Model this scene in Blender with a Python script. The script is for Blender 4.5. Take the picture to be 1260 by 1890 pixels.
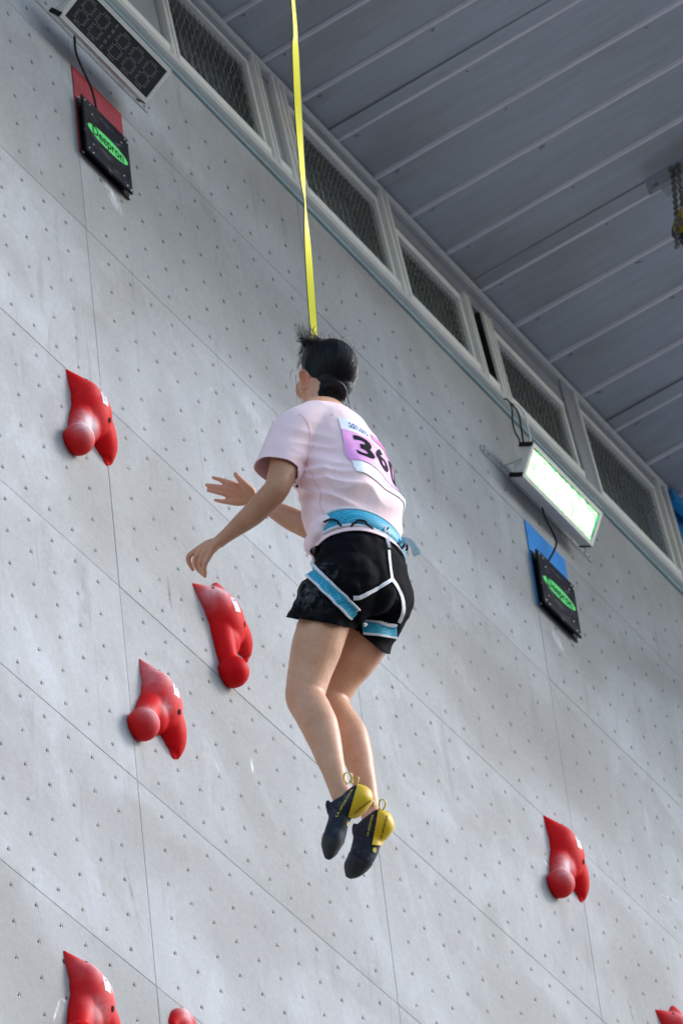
import bpy, bmesh, math, random
import numpy as np
from mathutils import Vector, Matrix, noise
from mathutils.bvhtree import BVHTree

for o in list(bpy.data.objects):
    bpy.data.objects.remove(o, do_unlink=True)
scene = bpy.context.scene
COL = scene.collection
R = math.radians

# ------------------------------------------------------------------ camera
CAM_POS = Vector((-11.400, -5.480, 1.600))
CAM_R = Vector((0.52471658, -0.83397277, -0.17076862))
CAM_D = Vector((0.50593430, 0.46684252, -0.72531962))
CAM_F = Vector((0.68461887, 0.29418953, 0.66689544))
FPX = 10234.49                      # focal length in pixels of a 1260x1890 picture
cam_data = bpy.data.cameras.new('camera')
cam = bpy.data.objects.new('camera', cam_data)
COL.objects.link(cam)
m = Matrix.Identity(4)
for i in range(3):
    m[i][0] = CAM_R[i]; m[i][1] = -CAM_D[i]; m[i][2] = -CAM_F[i]; m[i][3] = CAM_POS[i]
cam.matrix_world = m
cam_data.sensor_fit = 'VERTICAL'
cam_data.sensor_height = 36.0
cam_data.sensor_width = 24.0
cam_data.lens = FPX / 1890.0 * 36.0
cam_data.clip_start = 0.1
cam_data.clip_end = 4000
cam_data.dof.use_dof = True
cam_data.dof.focus_distance = 15.9
cam_data.dof.aperture_fstop = 9.0
scene.camera = cam

# ------------------------------------------------------------------ world, sun, exposure
SUN_DIR = Vector((0.60, -0.64, 0.50)).normalized()     # towards the sun
world = bpy.data.worlds.new('World')
scene.world = world
world.use_nodes = True
wn = world.node_tree.nodes; wl = world.node_tree.links
wn.clear()
wo = wn.new('ShaderNodeOutputWorld'); wb = wn.new('ShaderNodeBackground'); ws = wn.new('ShaderNodeTexSky')
ws.sky_type = 'NISHITA'; ws.sun_disc = False
ws.sun_elevation = math.asin(SUN_DIR.z)
ws.sun_rotation = math.atan2(SUN_DIR.x, SUN_DIR.y)
ws.air_density = 1.0; ws.dust_density = 0.6; ws.ozone_density = 1.6
wb.inputs['Strength'].default_value = 0.125
wl.new(ws.outputs[0], wb.inputs[0]); wl.new(wb.outputs[0], wo.inputs[0])
sun_data = bpy.data.lights.new('sun', 'SUN')
sun_data.energy = 1.2
sun_data.angle = R(20)
sun_data.color = (1.0, 0.975, 0.94)
sun = bpy.data.objects.new('sun', sun_data)
COL.objects.link(sun)
sun.rotation_euler = (-SUN_DIR).to_track_quat('-Z', 'Y').to_euler()
sun.location = (10, -20, 30)
scene.view_settings.view_transform = 'Standard'
scene.view_settings.look = 'None'
scene.view_settings.exposure = 1.4
scene.view_settings.gamma = 1.0
scene.view_settings.use_curve_mapping = False
scene.render.engine = 'CYCLES'
scene.cycles.use_denoising = True
scene.cycles.max_bounces = 8
scene.cycles.diffuse_bounces = 4
scene.render.resolution_x = 682; scene.render.resolution_y = 1024

# ------------------------------------------------------------------ helpers
SN, CS = math.sin(R(5)), math.cos(R(5))
Z0 = 15.1323
WU = Vector((1, 0, 0)); WV = Vector((0, -SN, CS)); WN = Vector((0, -CS, -SN))
WALL_M = Matrix(((1, 0, 0, 0), (0, -SN, -CS, 0), (0, CS, -SN, Z0), (0, 0, 0, 1)))


def W(u, v, n=0.0):
    """point of the climbing wall: u along, v up the wall, n out of it (metres)"""
    return Vector((0, 0, Z0)) + WU * u + WV * v + WN * n


def ray(px, py):
    return CAM_R * ((px - 630) / FPX) + CAM_D * ((py - 945) / FPX) + CAM_F


def link(name, me, mats=None, parent=None, loc=None):
    o = bpy.data.objects.new(name, me)
    COL.objects.link(o)
    if mats is not None:
        for mt in (mats if isinstance(mats, (list, tuple)) else [mats]):
            if me is not None and mt.name not in [x.name for x in me.materials if x]:
                me.materials.append(mt)
    if parent is not None:
        o.parent = parent
    if loc is not None:
        o.location = loc
    return o


def empty(name, matrix=None, parent=None):
    o = bpy.data.objects.new(name, None)
    COL.objects.link(o)
    o.empty_display_size = 0.1
    if parent is not None:
        o.parent = parent
    if matrix is not None:
        o.matrix_local = matrix
    return o


def tag(o, label=None, cat=None, group=None, kind=None):
    if label: o['label'] = label
    if cat: o['category'] = cat
    if group: o['group'] = group
    if kind: o['kind'] = kind
    return o


def smooth(me, ang=None):
    for p in me.polygons:
        p.use_smooth = True
    if ang is not None:
        me.set_sharp_from_angle(angle=R(ang))
    return me


class MB:
    """collects simple shapes into one mesh"""
    def __init__(self):
        self.v = []; self.f = []; self.m = []

    def add(self, verts, faces, mat=0):
        b = len(self.v)
        self.v += [tuple(x) for x in verts]
        self.f += [tuple(b + i for i in f) for f in faces]
        self.m += [mat] * len(faces)
        return self

    def box(self, x0, x1, y0, y1, z0, z1, mat=0, M=None):
        vs = [Vector((x, y, z)) for x in (x0, x1) for y in (y0, y1) for z in (z0, z1)]
        if M is not None: vs = [M @ v for v in vs]
        return self.add(vs, [(0, 1, 3, 2), (4, 6, 7, 5), (0, 4, 5, 1), (2, 3, 7, 6), (0, 2, 6, 4), (1, 5, 7, 3)], mat)

    def cyl(self, a, b, r0, r1=None, seg=12, mat=0, caps=True):
        a = Vector(a); b = Vector(b); r1 = r0 if r1 is None else r1
        d = (b - a).normalized()
        s = d.orthogonal().normalized(); t = d.cross(s)
        vs = []
        for c, r in ((a, r0), (b, r1)):
            for i in range(seg):
                th = 2 * math.pi * i / seg
                vs.append(c + s * (r * math.cos(th)) + t * (r * math.sin(th)))
        fs = [(i, (i + 1) % seg, seg + (i + 1) % seg, seg + i) for i in range(seg)]
        if caps:
            fs.append(tuple(range(seg - 1, -1, -1))); fs.append(tuple(range(seg, 2 * seg)))
        return self.add(vs, fs, mat)

    def tube(self, pts, r, seg=6, mat=0, closed=False, flat=None):
        pts = [Vector(p) for p in pts]
        n = len(pts)
        rs = r if isinstance(r, (list, tuple)) else [r] * n
        vs = []; prev = None
        for i, p in enumerate(pts):
            if closed:
                d = pts[(i + 1) % n] - pts[i - 1]
            else:
                d = pts[min(i + 1, n - 1)] - pts[max(i - 1, 0)]
            d.normalize()
            if prev is None:
                s = d.orthogonal().normalized()
            else:
                s = prev - d * prev.dot(d)
                s = s.normalized() if s.length > 1e-6 else d.orthogonal().normalized()
            prev = s; t = d.cross(s)
            for k in range(seg):
                th = 2 * math.pi * k / seg
                vs.append(p + s * (rs[i] * math.cos(th)) + t * (rs[i] * math.sin(th)))
        fs = []
        rng = n if closed else n - 1
        for i in range(rng):
            j = (i + 1) % n
            for k in range(seg):
                k2 = (k + 1) % seg
                fs.append((i * seg + k, i * seg + k2, j * seg + k2, j * seg + k))
        if not closed:
            fs.append(tuple(range(seg - 1, -1, -1)))
            fs.append(tuple((n - 1) * seg + k for k in range(seg)))
        return self.add(vs, fs, mat)

    def mesh(self, name='m', bevel=0.0, smooth_ang=None):
        me = bpy.data.meshes.new(name)
        me.from_pydata(self.v, [], self.f)
        if self.m and max(self.m) > 0:
            me.polygons.foreach_set('material_index', self.m)
        bm = bmesh.new(); bm.from_mesh(me)
        bmesh.ops.recalc_face_normals(bm, faces=bm.faces)
        if bevel > 0:
            bmesh.ops.bevel(bm, geom=[e for e in bm.edges], offset=bevel, segments=2, affect='EDGES', clamp_overlap=True)
        bm.to_mesh(me); bm.free()
        if smooth_ang is not None: smooth(me, smooth_ang)
        return me

    def build(self, name, mats, parent=None, bevel=0.0, smooth_ang=None):
        return link(name, self.mesh(name, bevel, smooth_ang), mats, parent)


def catmull(pts, n):
    pts = [np.array(p, float) for p in pts]
    out = []
    P = [2 * pts[0] - pts[1]] + pts + [2 * pts[-1] - pts[-2]]
    for i in range(1, len(P) - 2):
        p0, p1, p2, p3 = P[i - 1], P[i], P[i + 1], P[i + 2]
        for k in range(n):
            t = k / n
            out.append(0.5 * (2 * p1 + (p2 - p0) * t + (2 * p0 - 5 * p1 + 4 * p2 - p3) * t * t + (3 * p1 - p0 - 3 * p2 + p3) * t ** 3))
    out.append(pts[-1])
    return out


# ------------------------------------------------------------------ materials
def mat(name, color, rough=0.6, metal=0.0, spec=0.3, build=None, **kw):
    mt = bpy.data.materials.new(name); mt.use_nodes = True
    nt = mt.node_tree; b = nt.nodes['Principled BSDF']
    b.inputs['Base Color'].default_value = (*color, 1)
    b.inputs['Roughness'].default_value = rough
    b.inputs['Metallic'].default_value = metal
    b.inputs['Specular IOR Level'].default_value = spec
    for k, v in kw.items():
        b.inputs[k.replace('_', ' ')].default_value = v
    if build: build(nt, b)
    return mt


def N(nt, typ, **kw):
    n = nt.nodes.new(typ)
    for k, v in kw.items():
        if k.startswith('i_'):
            n.inputs[k[2:].replace('_', ' ')].default_value = v
        else:
            setattr(n, k, v)
    return n


def ramp(nt, src, stops):
    r = nt.nodes.new('ShaderNodeValToRGB')
    cr = r.color_ramp
    while len(cr.elements) > 1: cr.elements.remove(cr.elements[-1])
    for i, (p, c) in enumerate(stops):
        e = cr.elements[0] if i == 0 else cr.elements.new(p)
        e.position = p
        e.color = c if len(c) == 4 else (*c, 1)
    nt.links.new(src, r.inputs[0])
    return r.outputs[0]


def mixc(nt, fac, a, b, mode='MIX'):
    n = nt.nodes.new('ShaderNodeMix'); n.data_type = 'RGBA'; n.blend_type = mode
    for s, v in ((n.inputs[0], fac), (n.inputs[6], a), (n.inputs[7], b)):
        if isinstance(v, (int, float)): s.default_value = v
        elif isinstance(v, tuple): s.default_value = v if len(v) == 4 else (*v, 1)
        else: nt.links.new(v, s)
    return n.outputs[2]


def mth(nt, op, a, b=None, c=None, clamp=False):
    n = nt.nodes.new('ShaderNodeMath'); n.operation = op; n.use_clamp = clamp
    for i, v in enumerate((a, b, c)):
        if v is None: continue
        if isinstance(v, (int, float)): n.inputs[i].default_value = v
        else: nt.links.new(v, n.inputs[i])
    return n.outputs[0]


def noise_tex(nt, vec, scale, detail=4, rough=0.55, stretch=None, dist=0.0):
    if stretch is not None:
        mp = nt.nodes.new('ShaderNodeMapping'); mp.inputs['Scale'].default_value = stretch
        nt.links.new(vec, mp.inputs[0]); vec = mp.outputs[0]
    n = nt.nodes.new('ShaderNodeTexNoise')
    n.inputs['Scale'].default_value = scale; n.inputs['Detail'].default_value = detail
    n.inputs['Roughness'].default_value = rough; n.inputs['Distortion'].default_value = dist
    nt.links.new(vec, n.inputs['Vector'])
    return n.outputs[0]


def bump(nt, bsdf, h, strength=0.3, dist=0.002):
    b = nt.nodes.new('ShaderNodeBump')
    b.inputs['Strength'].default_value = strength; b.inputs['Distance'].default_value = dist
    nt.links.new(h, b.inputs['Height']); nt.links.new(b.outputs[0], bsdf.inputs['Normal'])


def geo_pos(nt): return nt.nodes.new('ShaderNodeNewGeometry').outputs['Position']
def obj_co(nt): return nt.nodes.new('ShaderNodeTexCoord').outputs['Object']


def worn(color, var=0.12, scale=8.0, grain=400.0, bstr=0.15):
    def f(nt, b):
        p = geo_pos(nt)
        n1 = noise_tex(nt, p, scale, 5)
        n2 = noise_tex(nt, p, grain, 2)
        lo = tuple(c * (1 - var) for c in color); hi = tuple(min(1, c * (1 + var)) for c in color)
        c = ramp(nt, n1, [(0.3, lo), (0.7, hi)])
        nt.links.new(c, b.inputs['Base Color'])
        bump(nt, b, n2, bstr, 0.0006)
    return f


def wall_uv(px, py):
    r = ray(px, py)
    t = (Vector((0, 0, Z0)) - CAM_POS).dot(WN) / r.dot(WN)
    q = CAM_POS + r * t - Vector((0, 0, Z0))
    return q.dot(WU), q.dot(WV)


# picture points from - to, half width (m), strength, dark?
WALL_MARKS = [(308, 1055, 318, 1138, .012, .75, 1), (228, 1580, 262, 1730, .014, .45, 1), (150, 980, 160, 1200, .05, .28, 1), (70, 930, 110, 1150, .06, .22, 1),
              (1155, 1838, 1172, 1900, .010, .6, 1), (30, 1180, 60, 1380, .05, .22, 1), (505, 1070, 520, 1110, .012, .4, 1), (600, 1700, 630, 1860, .05, .2, 1),
              (192, 330, 228, 402, .035, .75, 0), (1016, 1160, 1042, 1206, .03, .6, 0), (464, 1398, 467, 1428, .008, .9, 0), (395, 1400, 410, 1430, .014, .4, 0),
              (98, 1888, 112, 1842, .006, .9, 0), (112, 1842, 138, 1858, .006, .8, 0), (118, 770, 130, 800, .010, .7, 0), (1000, 1585, 1012, 1600, .008, .8, 0),
              (300, 260, 420, 380, .07, .14, 0), (430, 700, 520, 860, .06, .25, 0), (800, 1180, 900, 1300, .09, .10, 0), (1212, 1648, 1230, 1672, .004, .7, 0), (1212, 1648, 1260, 1668, .003, .6, 0)]


def panel_nodes(nt, b):
    p = geo_pos(nt)
    oi = nt.nodes.new('ShaderNodeObjectInfo').outputs['Random']
    big = noise_tex(nt, p, 1.1, 3, 0.5, (0.7, 1, 1.0), 0.6)
    mid = noise_tex(nt, p, 4.2, 5, 0.6, (1.0, 1, 0.55), 0.8)
    fine = noise_tex(nt, p, 60, 4, 0.6)
    grain = noise_tex(nt, p, 420, 2, 0.6)
    c = ramp(nt, big, [(0.34, (0.45, 0.44, 0.425)), (0.46, (0.53, 0.525, 0.515)), (0.51, (0.575, 0.575, 0.575)), (0.64, (0.65, 0.655, 0.665))])
    c = mixc(nt, mth(nt, 'MULTIPLY', ramp(nt, mid, [(0.44, (0, 0, 0)), (0.5, (0.55, 0.55, 0.55)), (0.7, (1, 1, 1))]), 0.55), c, (0.49, 0.475, 0.455))
    c = mixc(nt, 1.0, c, ramp(nt, fine, [(0.3, (0.93, 0.93, 0.93)), (0.7, (1.05, 1.05, 1.05))]), 'MULTIPLY')
    c = mixc(nt, 1.0, c, ramp(nt, grain, [(0.3, (0.86, 0.86, 0.86)), (0.7, (1.1, 1.1, 1.1))]), 'MULTIPLY')
    # each board a little lighter or darker
    c = mixc(nt, 1.0, c, ramp(nt, oi, [(0.0, (0.93, 0.925, 0.92)), (1.0, (1.05, 1.05, 1.06))]), 'MULTIPLY')
    # dirt streaks rubbed down the boards
    st = noise_tex(nt, p, 5.0, 4, 0.65, (3.2, 1, 0.42), 0.4)
    c = mixc(nt, mth(nt, 'MULTIPLY', ramp(nt, st, [(0.60, (0, 0, 0)), (0.72, (1, 1, 1))]), 0.30), c, (0.27, 0.27, 0.28))
    # chalk dust
    ch = noise_tex(nt, p, 3.1, 6, 0.7, (1.6, 1, 1.0), 0.5)
    c = mixc(nt, mth(nt, 'MULTIPLY', ramp(nt, ch, [(0.64, (0, 0, 0)), (0.74, (1, 1, 1))]), 0.25), c, (0.78, 0.79, 0.82))
    spk = noise_tex(nt, p, 17, 3, 0.5, (1, 1, 0.5))
    c = mixc(nt, ramp(nt, spk, [(0.755, (0, 0, 0)), (0.785, (0.8, 0.8, 0.8))]), c, (0.82, 0.83, 0.86))
    c = mixc(nt, 1.0, c, (0.675, 0.68, 0.695), 'MULTIPLY')
    # scuffs of shoes and wiped chalk, each with its own place on the wall
    sx = nt.nodes.new('ShaderNodeSeparateXYZ'); nt.links.new(p, sx.inputs[0])
    uu = sx.outputs[0]
    vv = mth(nt, 'ADD', mth(nt, 'MULTIPLY', sx.outputs[1], -SN), mth(nt, 'MULTIPLY', mth(nt, 'SUBTRACT', sx.outputs[2], Z0), CS))
    # older and newer coats of paint meet in wavy edges along the boards
    wob = noise_tex(nt, p, 1.6, 4, 0.6, (1.0, 1, 1.0), 0.7)
    fr = mth(nt, 'FRACT', mth(nt, 'ADD', mth(nt, 'MULTIPLY', vv, 1 / 0.75), mth(nt, 'MULTIPLY', wob, 1.1)))
    c = mixc(nt, mth(nt, 'MULTIPLY', ramp(nt, fr, [(0.0, (0, 0, 0)), (0.42, (0, 0, 0)), (0.47, (1, 1, 1)), (0.80, (0.7, 0.7, 0.7)), (1.0, (0, 0, 0))]), 0.45), c, mixc(nt, 1.0, c, (1.15, 1.165, 1.19), 'MULTIPLY'))
    wob2 = noise_tex(nt, p, 2.3, 5, 0.65, (0.8, 1, 1.3), 0.5)
    c = mixc(nt, ramp(nt, wob2, [(0.52, (0, 0, 0)), (0.62, (0.35, 0.35, 0.35))]), c, mixc(nt, 1.0, c, (0.86, 0.84, 0.80), 'MULTIPLY'))
    rub = ramp(nt, noise_tex(nt, p, 38, 4, 0.7, (1, 1, 0.5), 0.6), [(0.36, (0, 0, 0)), (0.62, (1, 1, 1))])
    for (x0, y0, x1, y1, wd, amp, dark) in WALL_MARKS:
        a0, b0 = wall_uv(x0, y0); a1, b1 = wall_uv(x1, y1)
        cu, cv = (a0 + a1) / 2, (b0 + b1) / 2
        L = math.hypot(a1 - a0, b1 - b0) / 2 + 1e-6
        du, dv = (a1 - a0) / 2 / L, (b1 - b0) / 2 / L
        eu = mth(nt, 'SUBTRACT', uu, cu); ev = mth(nt, 'SUBTRACT', vv, cv)
        al = mth(nt, 'ADD', mth(nt, 'MULTIPLY', eu, du / L), mth(nt, 'MULTIPLY', ev, dv / L))
        ac = mth(nt, 'ADD', mth(nt, 'MULTIPLY', eu, -dv / wd), mth(nt, 'MULTIPLY', ev, du / wd))
        q = mth(nt, 'SUBTRACT', 1.0, mth(nt, 'ADD', mth(nt, 'MULTIPLY', al, al), mth(nt, 'MULTIPLY', ac, ac)), clamp=True)
        k = mth(nt, 'MULTIPLY', mth(nt, 'MULTIPLY', q, rub), amp)
        c = mixc(nt, k, c, (0.10, 0.10, 0.11) if dark else (0.86, 0.87, 0.9))
    nt.links.new(c, b.inputs['Base Color'])
    h = mth(nt, 'ADD', mth(nt, 'MULTIPLY', grain, 0.7), mth(nt, 'MULTIPLY', fine, 0.8))
    bump(nt, b, h, 0.35, 0.0012)


M = {}
M['panel'] = mat('wall panel grey grit', (0.5, 0.5, 0.5), 0.85, spec=0.25, build=panel_nodes)
M['tnut'] = mat('t nut steel', (0.30, 0.29, 0.27), 0.45, 0.7, build=worn((0.30, 0.29, 0.27), 0.4, 30, 300))
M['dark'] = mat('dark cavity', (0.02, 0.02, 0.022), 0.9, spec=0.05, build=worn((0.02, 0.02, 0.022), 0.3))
M['alu'] = mat('anodised aluminium', (0.8, 0.79, 0.77), 0.4, 0.1, build=worn((0.80, 0.79, 0.76), 0.05, 6))
M['cream'] = mat('painted sill', (0.88, 0.87, 0.83), 0.45, build=worn((0.88, 0.87, 0.83), 0.04, 7))
M['greypaint'] = mat('grey painted steel', (0.33, 0.35, 0.38), 0.5, build=worn((0.33, 0.35, 0.38), 0.1, 6))
M['teal'] = mat('grey green edge strip', (0.30, 0.40, 0.43), 0.35, build=worn((0.30, 0.40, 0.43), 0.12, 5))
M['wire'] = mat('galvanised wire', (0.26, 0.28, 0.26), 0.5, 0.2, build=worn((0.26, 0.28, 0.26), 0.2, 40))
M['blue'] = mat('blue sheet', (0.02, 0.27, 0.62), 0.5, build=worn((0.02, 0.28, 0.64), 0.15, 3))
M['black'] = mat('black plastic', (0.012, 0.013, 0.015), 0.5, spec=0.12, build=worn((0.012, 0.013, 0.015), 0.25, 12))
M['cable'] = mat('black cable', (0.015, 0.015, 0.016), 0.5, spec=0.15, build=worn((0.015, 0.015, 0.016), 0.2, 60))
M['whitecable'] = mat('white cable', (0.75, 0.75, 0.74), 0.5, build=worn((0.75, 0.75, 0.74), 0.05, 60))
M['steel'] = mat('zinc steel', (0.55, 0.56, 0.58), 0.4, 0.8, build=worn((0.55, 0.56, 0.58), 0.12, 25))
M['chain'] = mat('dull chain steel', (0.20, 0.19, 0.16), 0.5, 0.7, build=worn((0.20, 0.19, 0.16), 0.3, 80))


def roof_nodes(nt, b):
    p = geo_pos(nt)
    n1 = noise_tex(nt, p, 2.2, 5, 0.6, (1, 0.35, 1), 0.4)
    n2 = noise_tex(nt, p, 14, 4, 0.6, (3.0, 0.3, 1))
    c = ramp(nt, n1, [(0.3, (0.38, 0.38, 0.39)), (0.55, (0.47, 0.50, 0.55)), (0.75, (0.50, 0.54, 0.59))])
    c = mixc(nt, 1.0, c, ramp(nt, n2, [(0.3, (0.9, 0.9, 0.9)), (0.7, (1.06, 1.06, 1.06))]), 'MULTIPLY')
    nt.links.new(c, b.inputs['Base Color'])
    nt.links.new(ramp(nt, n2, [(0.3, (0.32, 0.32, 0.32)), (0.7, (0.5, 0.5, 0.5))]), b.inputs['Roughness'])
    bump(nt, b, noise_tex(nt, p, 3.0, 3, 0.5, (1, 0.5, 1)), 0.25, 0.01)


M['roof'] = mat('coated roof sheet', (0.43, 0.45, 0.48), 0.4, 0.0, build=roof_nodes)
M['rib'] = mat('coated roof rib', (0.80, 0.77, 0.82), 0.45, build=worn((0.80, 0.77, 0.82), 0.06, 4))


def ground_nodes(nt, b):
    p = geo_pos(nt)
    n1 = noise_tex(nt, p, 0.4, 6, 0.6); n2 = noise_tex(nt, p, 20, 3)
    c = ramp(nt, n1, [(0.3, (0.13, 0.125, 0.12)), (0.7, (0.18, 0.175, 0.165))])
    nt.links.new(c, b.inputs['Base Color']); bump(nt, b, n2, 0.2, 0.01)


M['ground'] = mat('pale paving', (0.33, 0.32, 0.3), 0.9, build=ground_nodes)

# ------------------------------------------------------------------ ground
g = MB().add([(-1500, -1500, 0), (1500, -1500, 0), (1500, 1500, 0), (-1500, 1500, 0)], [(0, 1, 2, 3)]).build('ground', M['ground'])
tag(g, kind='structure')

# ------------------------------------------------------------------ climbing wall: boards with bolt holes
def panel_mesh(name, h, rows):
    w = 1.5; gap = 0.0008; bev = 0.0010; th = 0.018
    mb = MB()
    seg = 12
    r0, r1, r2 = 0.0095, 0.0064, 0.0054
    x0, x1 = gap + bev, w - gap - bev
    xs = [x0] + [0.0625 + 0.125 * k for k in range(12)] + [x1]
    top = h - gap - bev; bot = gap + bev
    ys = [bot] + [0.125 * j for j in range(1, rows)] + ([rows * 0.125] if rows * 0.125 < top - 1e-4 else [])
    ys = ys + [top] if ys[-1] < top - 1e-4 else ys
    for i in range(13):
        for j in range(len(ys) - 1):
            a, b2, c, d = xs[i], xs[i + 1], ys[j], ys[j + 1]
            has = 1 <= i <= 11 and j < rows
            if not has:
                mb.add([(a, c, 0), (b2, c, 0), (b2, d, 0), (a, d, 0)], [(0, 1, 2, 3)]); continue
            cx, cy = 0.125 * i, 0.0625 + 0.125 * j
            # square rim points to ring (12 rays, corners included)
            outer = []; ring = []
            for k in range(seg):
                th_ = 2 * math.pi * k / seg + math.pi / 12
                ring.append((cx + r0 * math.cos(th_), cy + r0 * math.sin(th_)))
            sq = [(b2, cy - 0.02), (b2, cy + 0.02), (b2, d), (cx + 0.02, d), (cx - 0.02, d), (a, d), (a, cy + 0.02), (a, cy - 0.02), (a, c), (cx - 0.02, c), (cx + 0.02, c), (b2, c)]
            sq = sq[1:] + sq[:1]
            vs = [(x, y, 0) for x, y in sq] + [(x, y, 0) for x, y in ring]
            base = len(mb.v)
            mb.add(vs, [(k, (k + 1) % seg, seg + (k + 1) % seg, seg + k) for k in range(seg)])
            vv = []
            for rr, z in ((r0, 0), (r1, -0.0022), (r2, -0.0024), (r2, -0.016)):
                for k in range(seg):
                    th_ = 2 * math.pi * k / seg + math.pi / 12
                    vv.append((cx + rr * math.cos(th_), cy + rr * math.sin(th_), z))
            ff = []
            for q in range(3):
                for k in range(seg):
                    ff.append((q * seg + k, q * seg + (k + 1) % seg, (q + 1) * seg + (k + 1) % seg, (q + 1) * seg + k))
            mb.add(vv, ff[:seg], 0); 
            mb.add(vv, ff[seg:], 1)
            mb.add([vv[3 * seg + k] for k in range(seg)], [tuple(range(seg))], 2)
    # bevelled rim and sides
    rim = [(x0, bot), (x1, bot), (x1, top), (x0, top)]
    out = [(gap, gap), (w - gap, gap), (w - gap, h - gap), (gap, h - gap)]
    vs = [(x, y, 0) for x, y in rim] + [(x, y, -bev) for x, y in out] + [(x, y, -th) for x, y in out]
    fs = []
    for k in range(4):
        k2 = (k + 1) % 4
        fs += [(k, k2, 4 + k2, 4 + k), (4 + k, 4 + k2, 8 + k2, 8 + k)]
    mb.add(vs, fs)
    me = bpy.data.meshes.new(name)
    me.from_pydata(mb.v, [], mb.f)
    me.polygons.foreach_set('material_index', mb.m)
    bm = bmesh.new(); bm.from_mesh(me)
    bmesh.ops.remove_doubles(bm, verts=bm.verts, dist=1e-5)
    bmesh.ops.recalc_face_normals(bm, faces=bm.faces)
    s = sum(f.normal.z * f.calc_area() for f in bm.faces)
    if s < 0: bmesh.ops.reverse_faces(bm, faces=bm.faces)
    bm.to_mesh(me); bm.free()
    for mt in ('panel', 'tnut', 'dark'): me.materials.append(M[mt])
    return me


wall = empty('climbing_wall', WALL_M)
tag(wall, 'tall overhanging grey speed climbing wall made of rectangular boards dotted with bolt holes', 'climbing wall')
PANEL = panel_mesh('panel', 0.75, 6)
PANEL_TOP = panel_mesh('top_panel', 0.505, 3)
rnd = random.Random(4)
for i in range(-2, 4):
    for j in range(0, 8):
        if i == -2 and j < 2: continue
        o = bpy.data.objects.new('panel', PANEL); COL.objects.link(o); o.parent = wall
        o.location = (i * 1.5, -0.75 * (j + 1), rnd.uniform(-0.0006, 0.0006))
    o = bpy.data.objects.new('panel', PANEL_TOP); COL.objects.link(o); o.parent = wall
    o.location = (i * 1.5, 0, rnd.uniform(-0.0006, 0.0006))
# plain lower boards down to the ground, out of the picture
lower = MB()
for i in range(-2, 4):
    for j in range(8, 20):
        lower.box(i * 1.5 + 0.0015, i * 1.5 + 1.4985, -0.75 * (j + 1) + 0.0015, -0.75 * j - 0.0015, -0.018, 0)
tag(lower.build('lower_panel', M['panel'], wall), kind='stuff')
MB().box(-3.02, 6.02, -15.1, 0.5, -0.08, -0.022).build('backing', M['dark'], wall)

# ------------------------------------------------------------------ more helpers
def WP(px, py, n):
    """where the line of sight through a pixel meets the plane n metres in front of the wall"""
    r = ray(px, py)
    t = ((Vector((0, 0, Z0)) + WN * n) - CAM_POS).dot(WN) / r.dot(WN)
    return CAM_POS + r * t


def union(mb, name, voxel, smooth_it=4, fac=0.5):
    """one continuous skin over overlapping closed shapes"""
    me = bpy.data.meshes.new(name + '_raw')
    me.from_pydata(mb.v, [], mb.f)
    bm = bmesh.new(); bm.from_mesh(me)
    bmesh.ops.recalc_face_normals(bm, faces=bm.faces)
    bm.to_mesh(me); bm.free()
    o = bpy.data.objects.new(name + '_raw', me); COL.objects.link(o)
    r = o.modifiers.new('r', 'REMESH'); r.mode = 'VOXEL'; r.voxel_size = voxel; r.adaptivity = 0
    if smooth_it:
        s = o.modifiers.new('s', 'SMOOTH'); s.factor = fac; s.iterations = smooth_it
    dg = bpy.context.evaluated_depsgraph_get(); dg.update()
    out = bpy.data.meshes.new_from_object(o.evaluated_get(dg), depsgraph=dg)
    out.name = name
    bpy.data.objects.remove(o, do_unlink=True); bpy.data.meshes.remove(me)
    out.materials.clear()
    smooth(out)
    return out


def ellip(mb, c, ax, seg=20, rings=12):
    """ellipsoid; ax = three half axis vectors"""
    c = Vector(c); A, B, C = [Vector(a) for a in ax]
    vs = [c + C]
    for i in range(1, rings):
        ph = math.pi * i / rings
        for k in range(seg):
            th = 2 * math.pi * k / seg
            vs.append(c + C * math.cos(ph) + (A * math.cos(th) + B * math.sin(th)) * math.sin(ph))
    vs.append(c - C)
    fs = [(0, 1 + k, 1 + (k + 1) % seg) for k in range(seg)]
    for i in range(rings - 2):
        for k in range(seg):
            a = 1 + i * seg + k; b = 1 + i * seg + (k + 1) % seg
            fs.append((a, a + seg, b + seg, b))
    L = len(vs) - 1; o = 1 + (rings - 2) * seg
    fs += [(o + k, L, o + (k + 1) % seg) for k in range(seg)]
    mb.add(vs, fs)


def loft(mb, secs, seg=24, n=6):
    """closed tube through sections (centre, half axis A, half axis B), ends rounded"""
    rows = []
    for c, A, B in secs:
        rows.append(list(c) + list(A) + list(B))
    path = catmull(rows, n) if len(rows) > 2 else [np.array(r) for r in rows]
    vs = []
    for p in path:
        c, A, B = Vector(p[0:3]), Vector(p[3:6]), Vector(p[6:9])
        for k in range(seg):
            th = 2 * math.pi * k / seg
            vs.append(c + A * math.cos(th) + B * math.sin(th))
    fs = []
    for i in range(len(path) - 1):
        for k in range(seg):
            k2 = (k + 1) % seg
            fs.append((i * seg + k, i * seg + k2, (i + 1) * seg + k2, (i + 1) * seg + k))
    fs.append(tuple(range(seg - 1, -1, -1))); fs.append(tuple((len(path) - 1) * seg + k for k in range(seg)))
    mb.add(vs, fs)


def limb(mb, pts, seg=20, n=6, ball=True):
    """round limb through (point, radius) with ball ends"""
    rows = [list(p) + [r] for p, r in pts]
    path = catmull(rows, n) if len(rows) > 2 else [np.array(r) for r in rows]
    mb.tube([Vector(p[:3]) for p in path], [float(p[3]) for p in path], seg)
    if ball:
        for p, r in (pts[0], pts[-1]):
            ellip(mb, p, [(r, 0, 0), (0, r, 0), (0, 0, r)], 16, 10)


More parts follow.
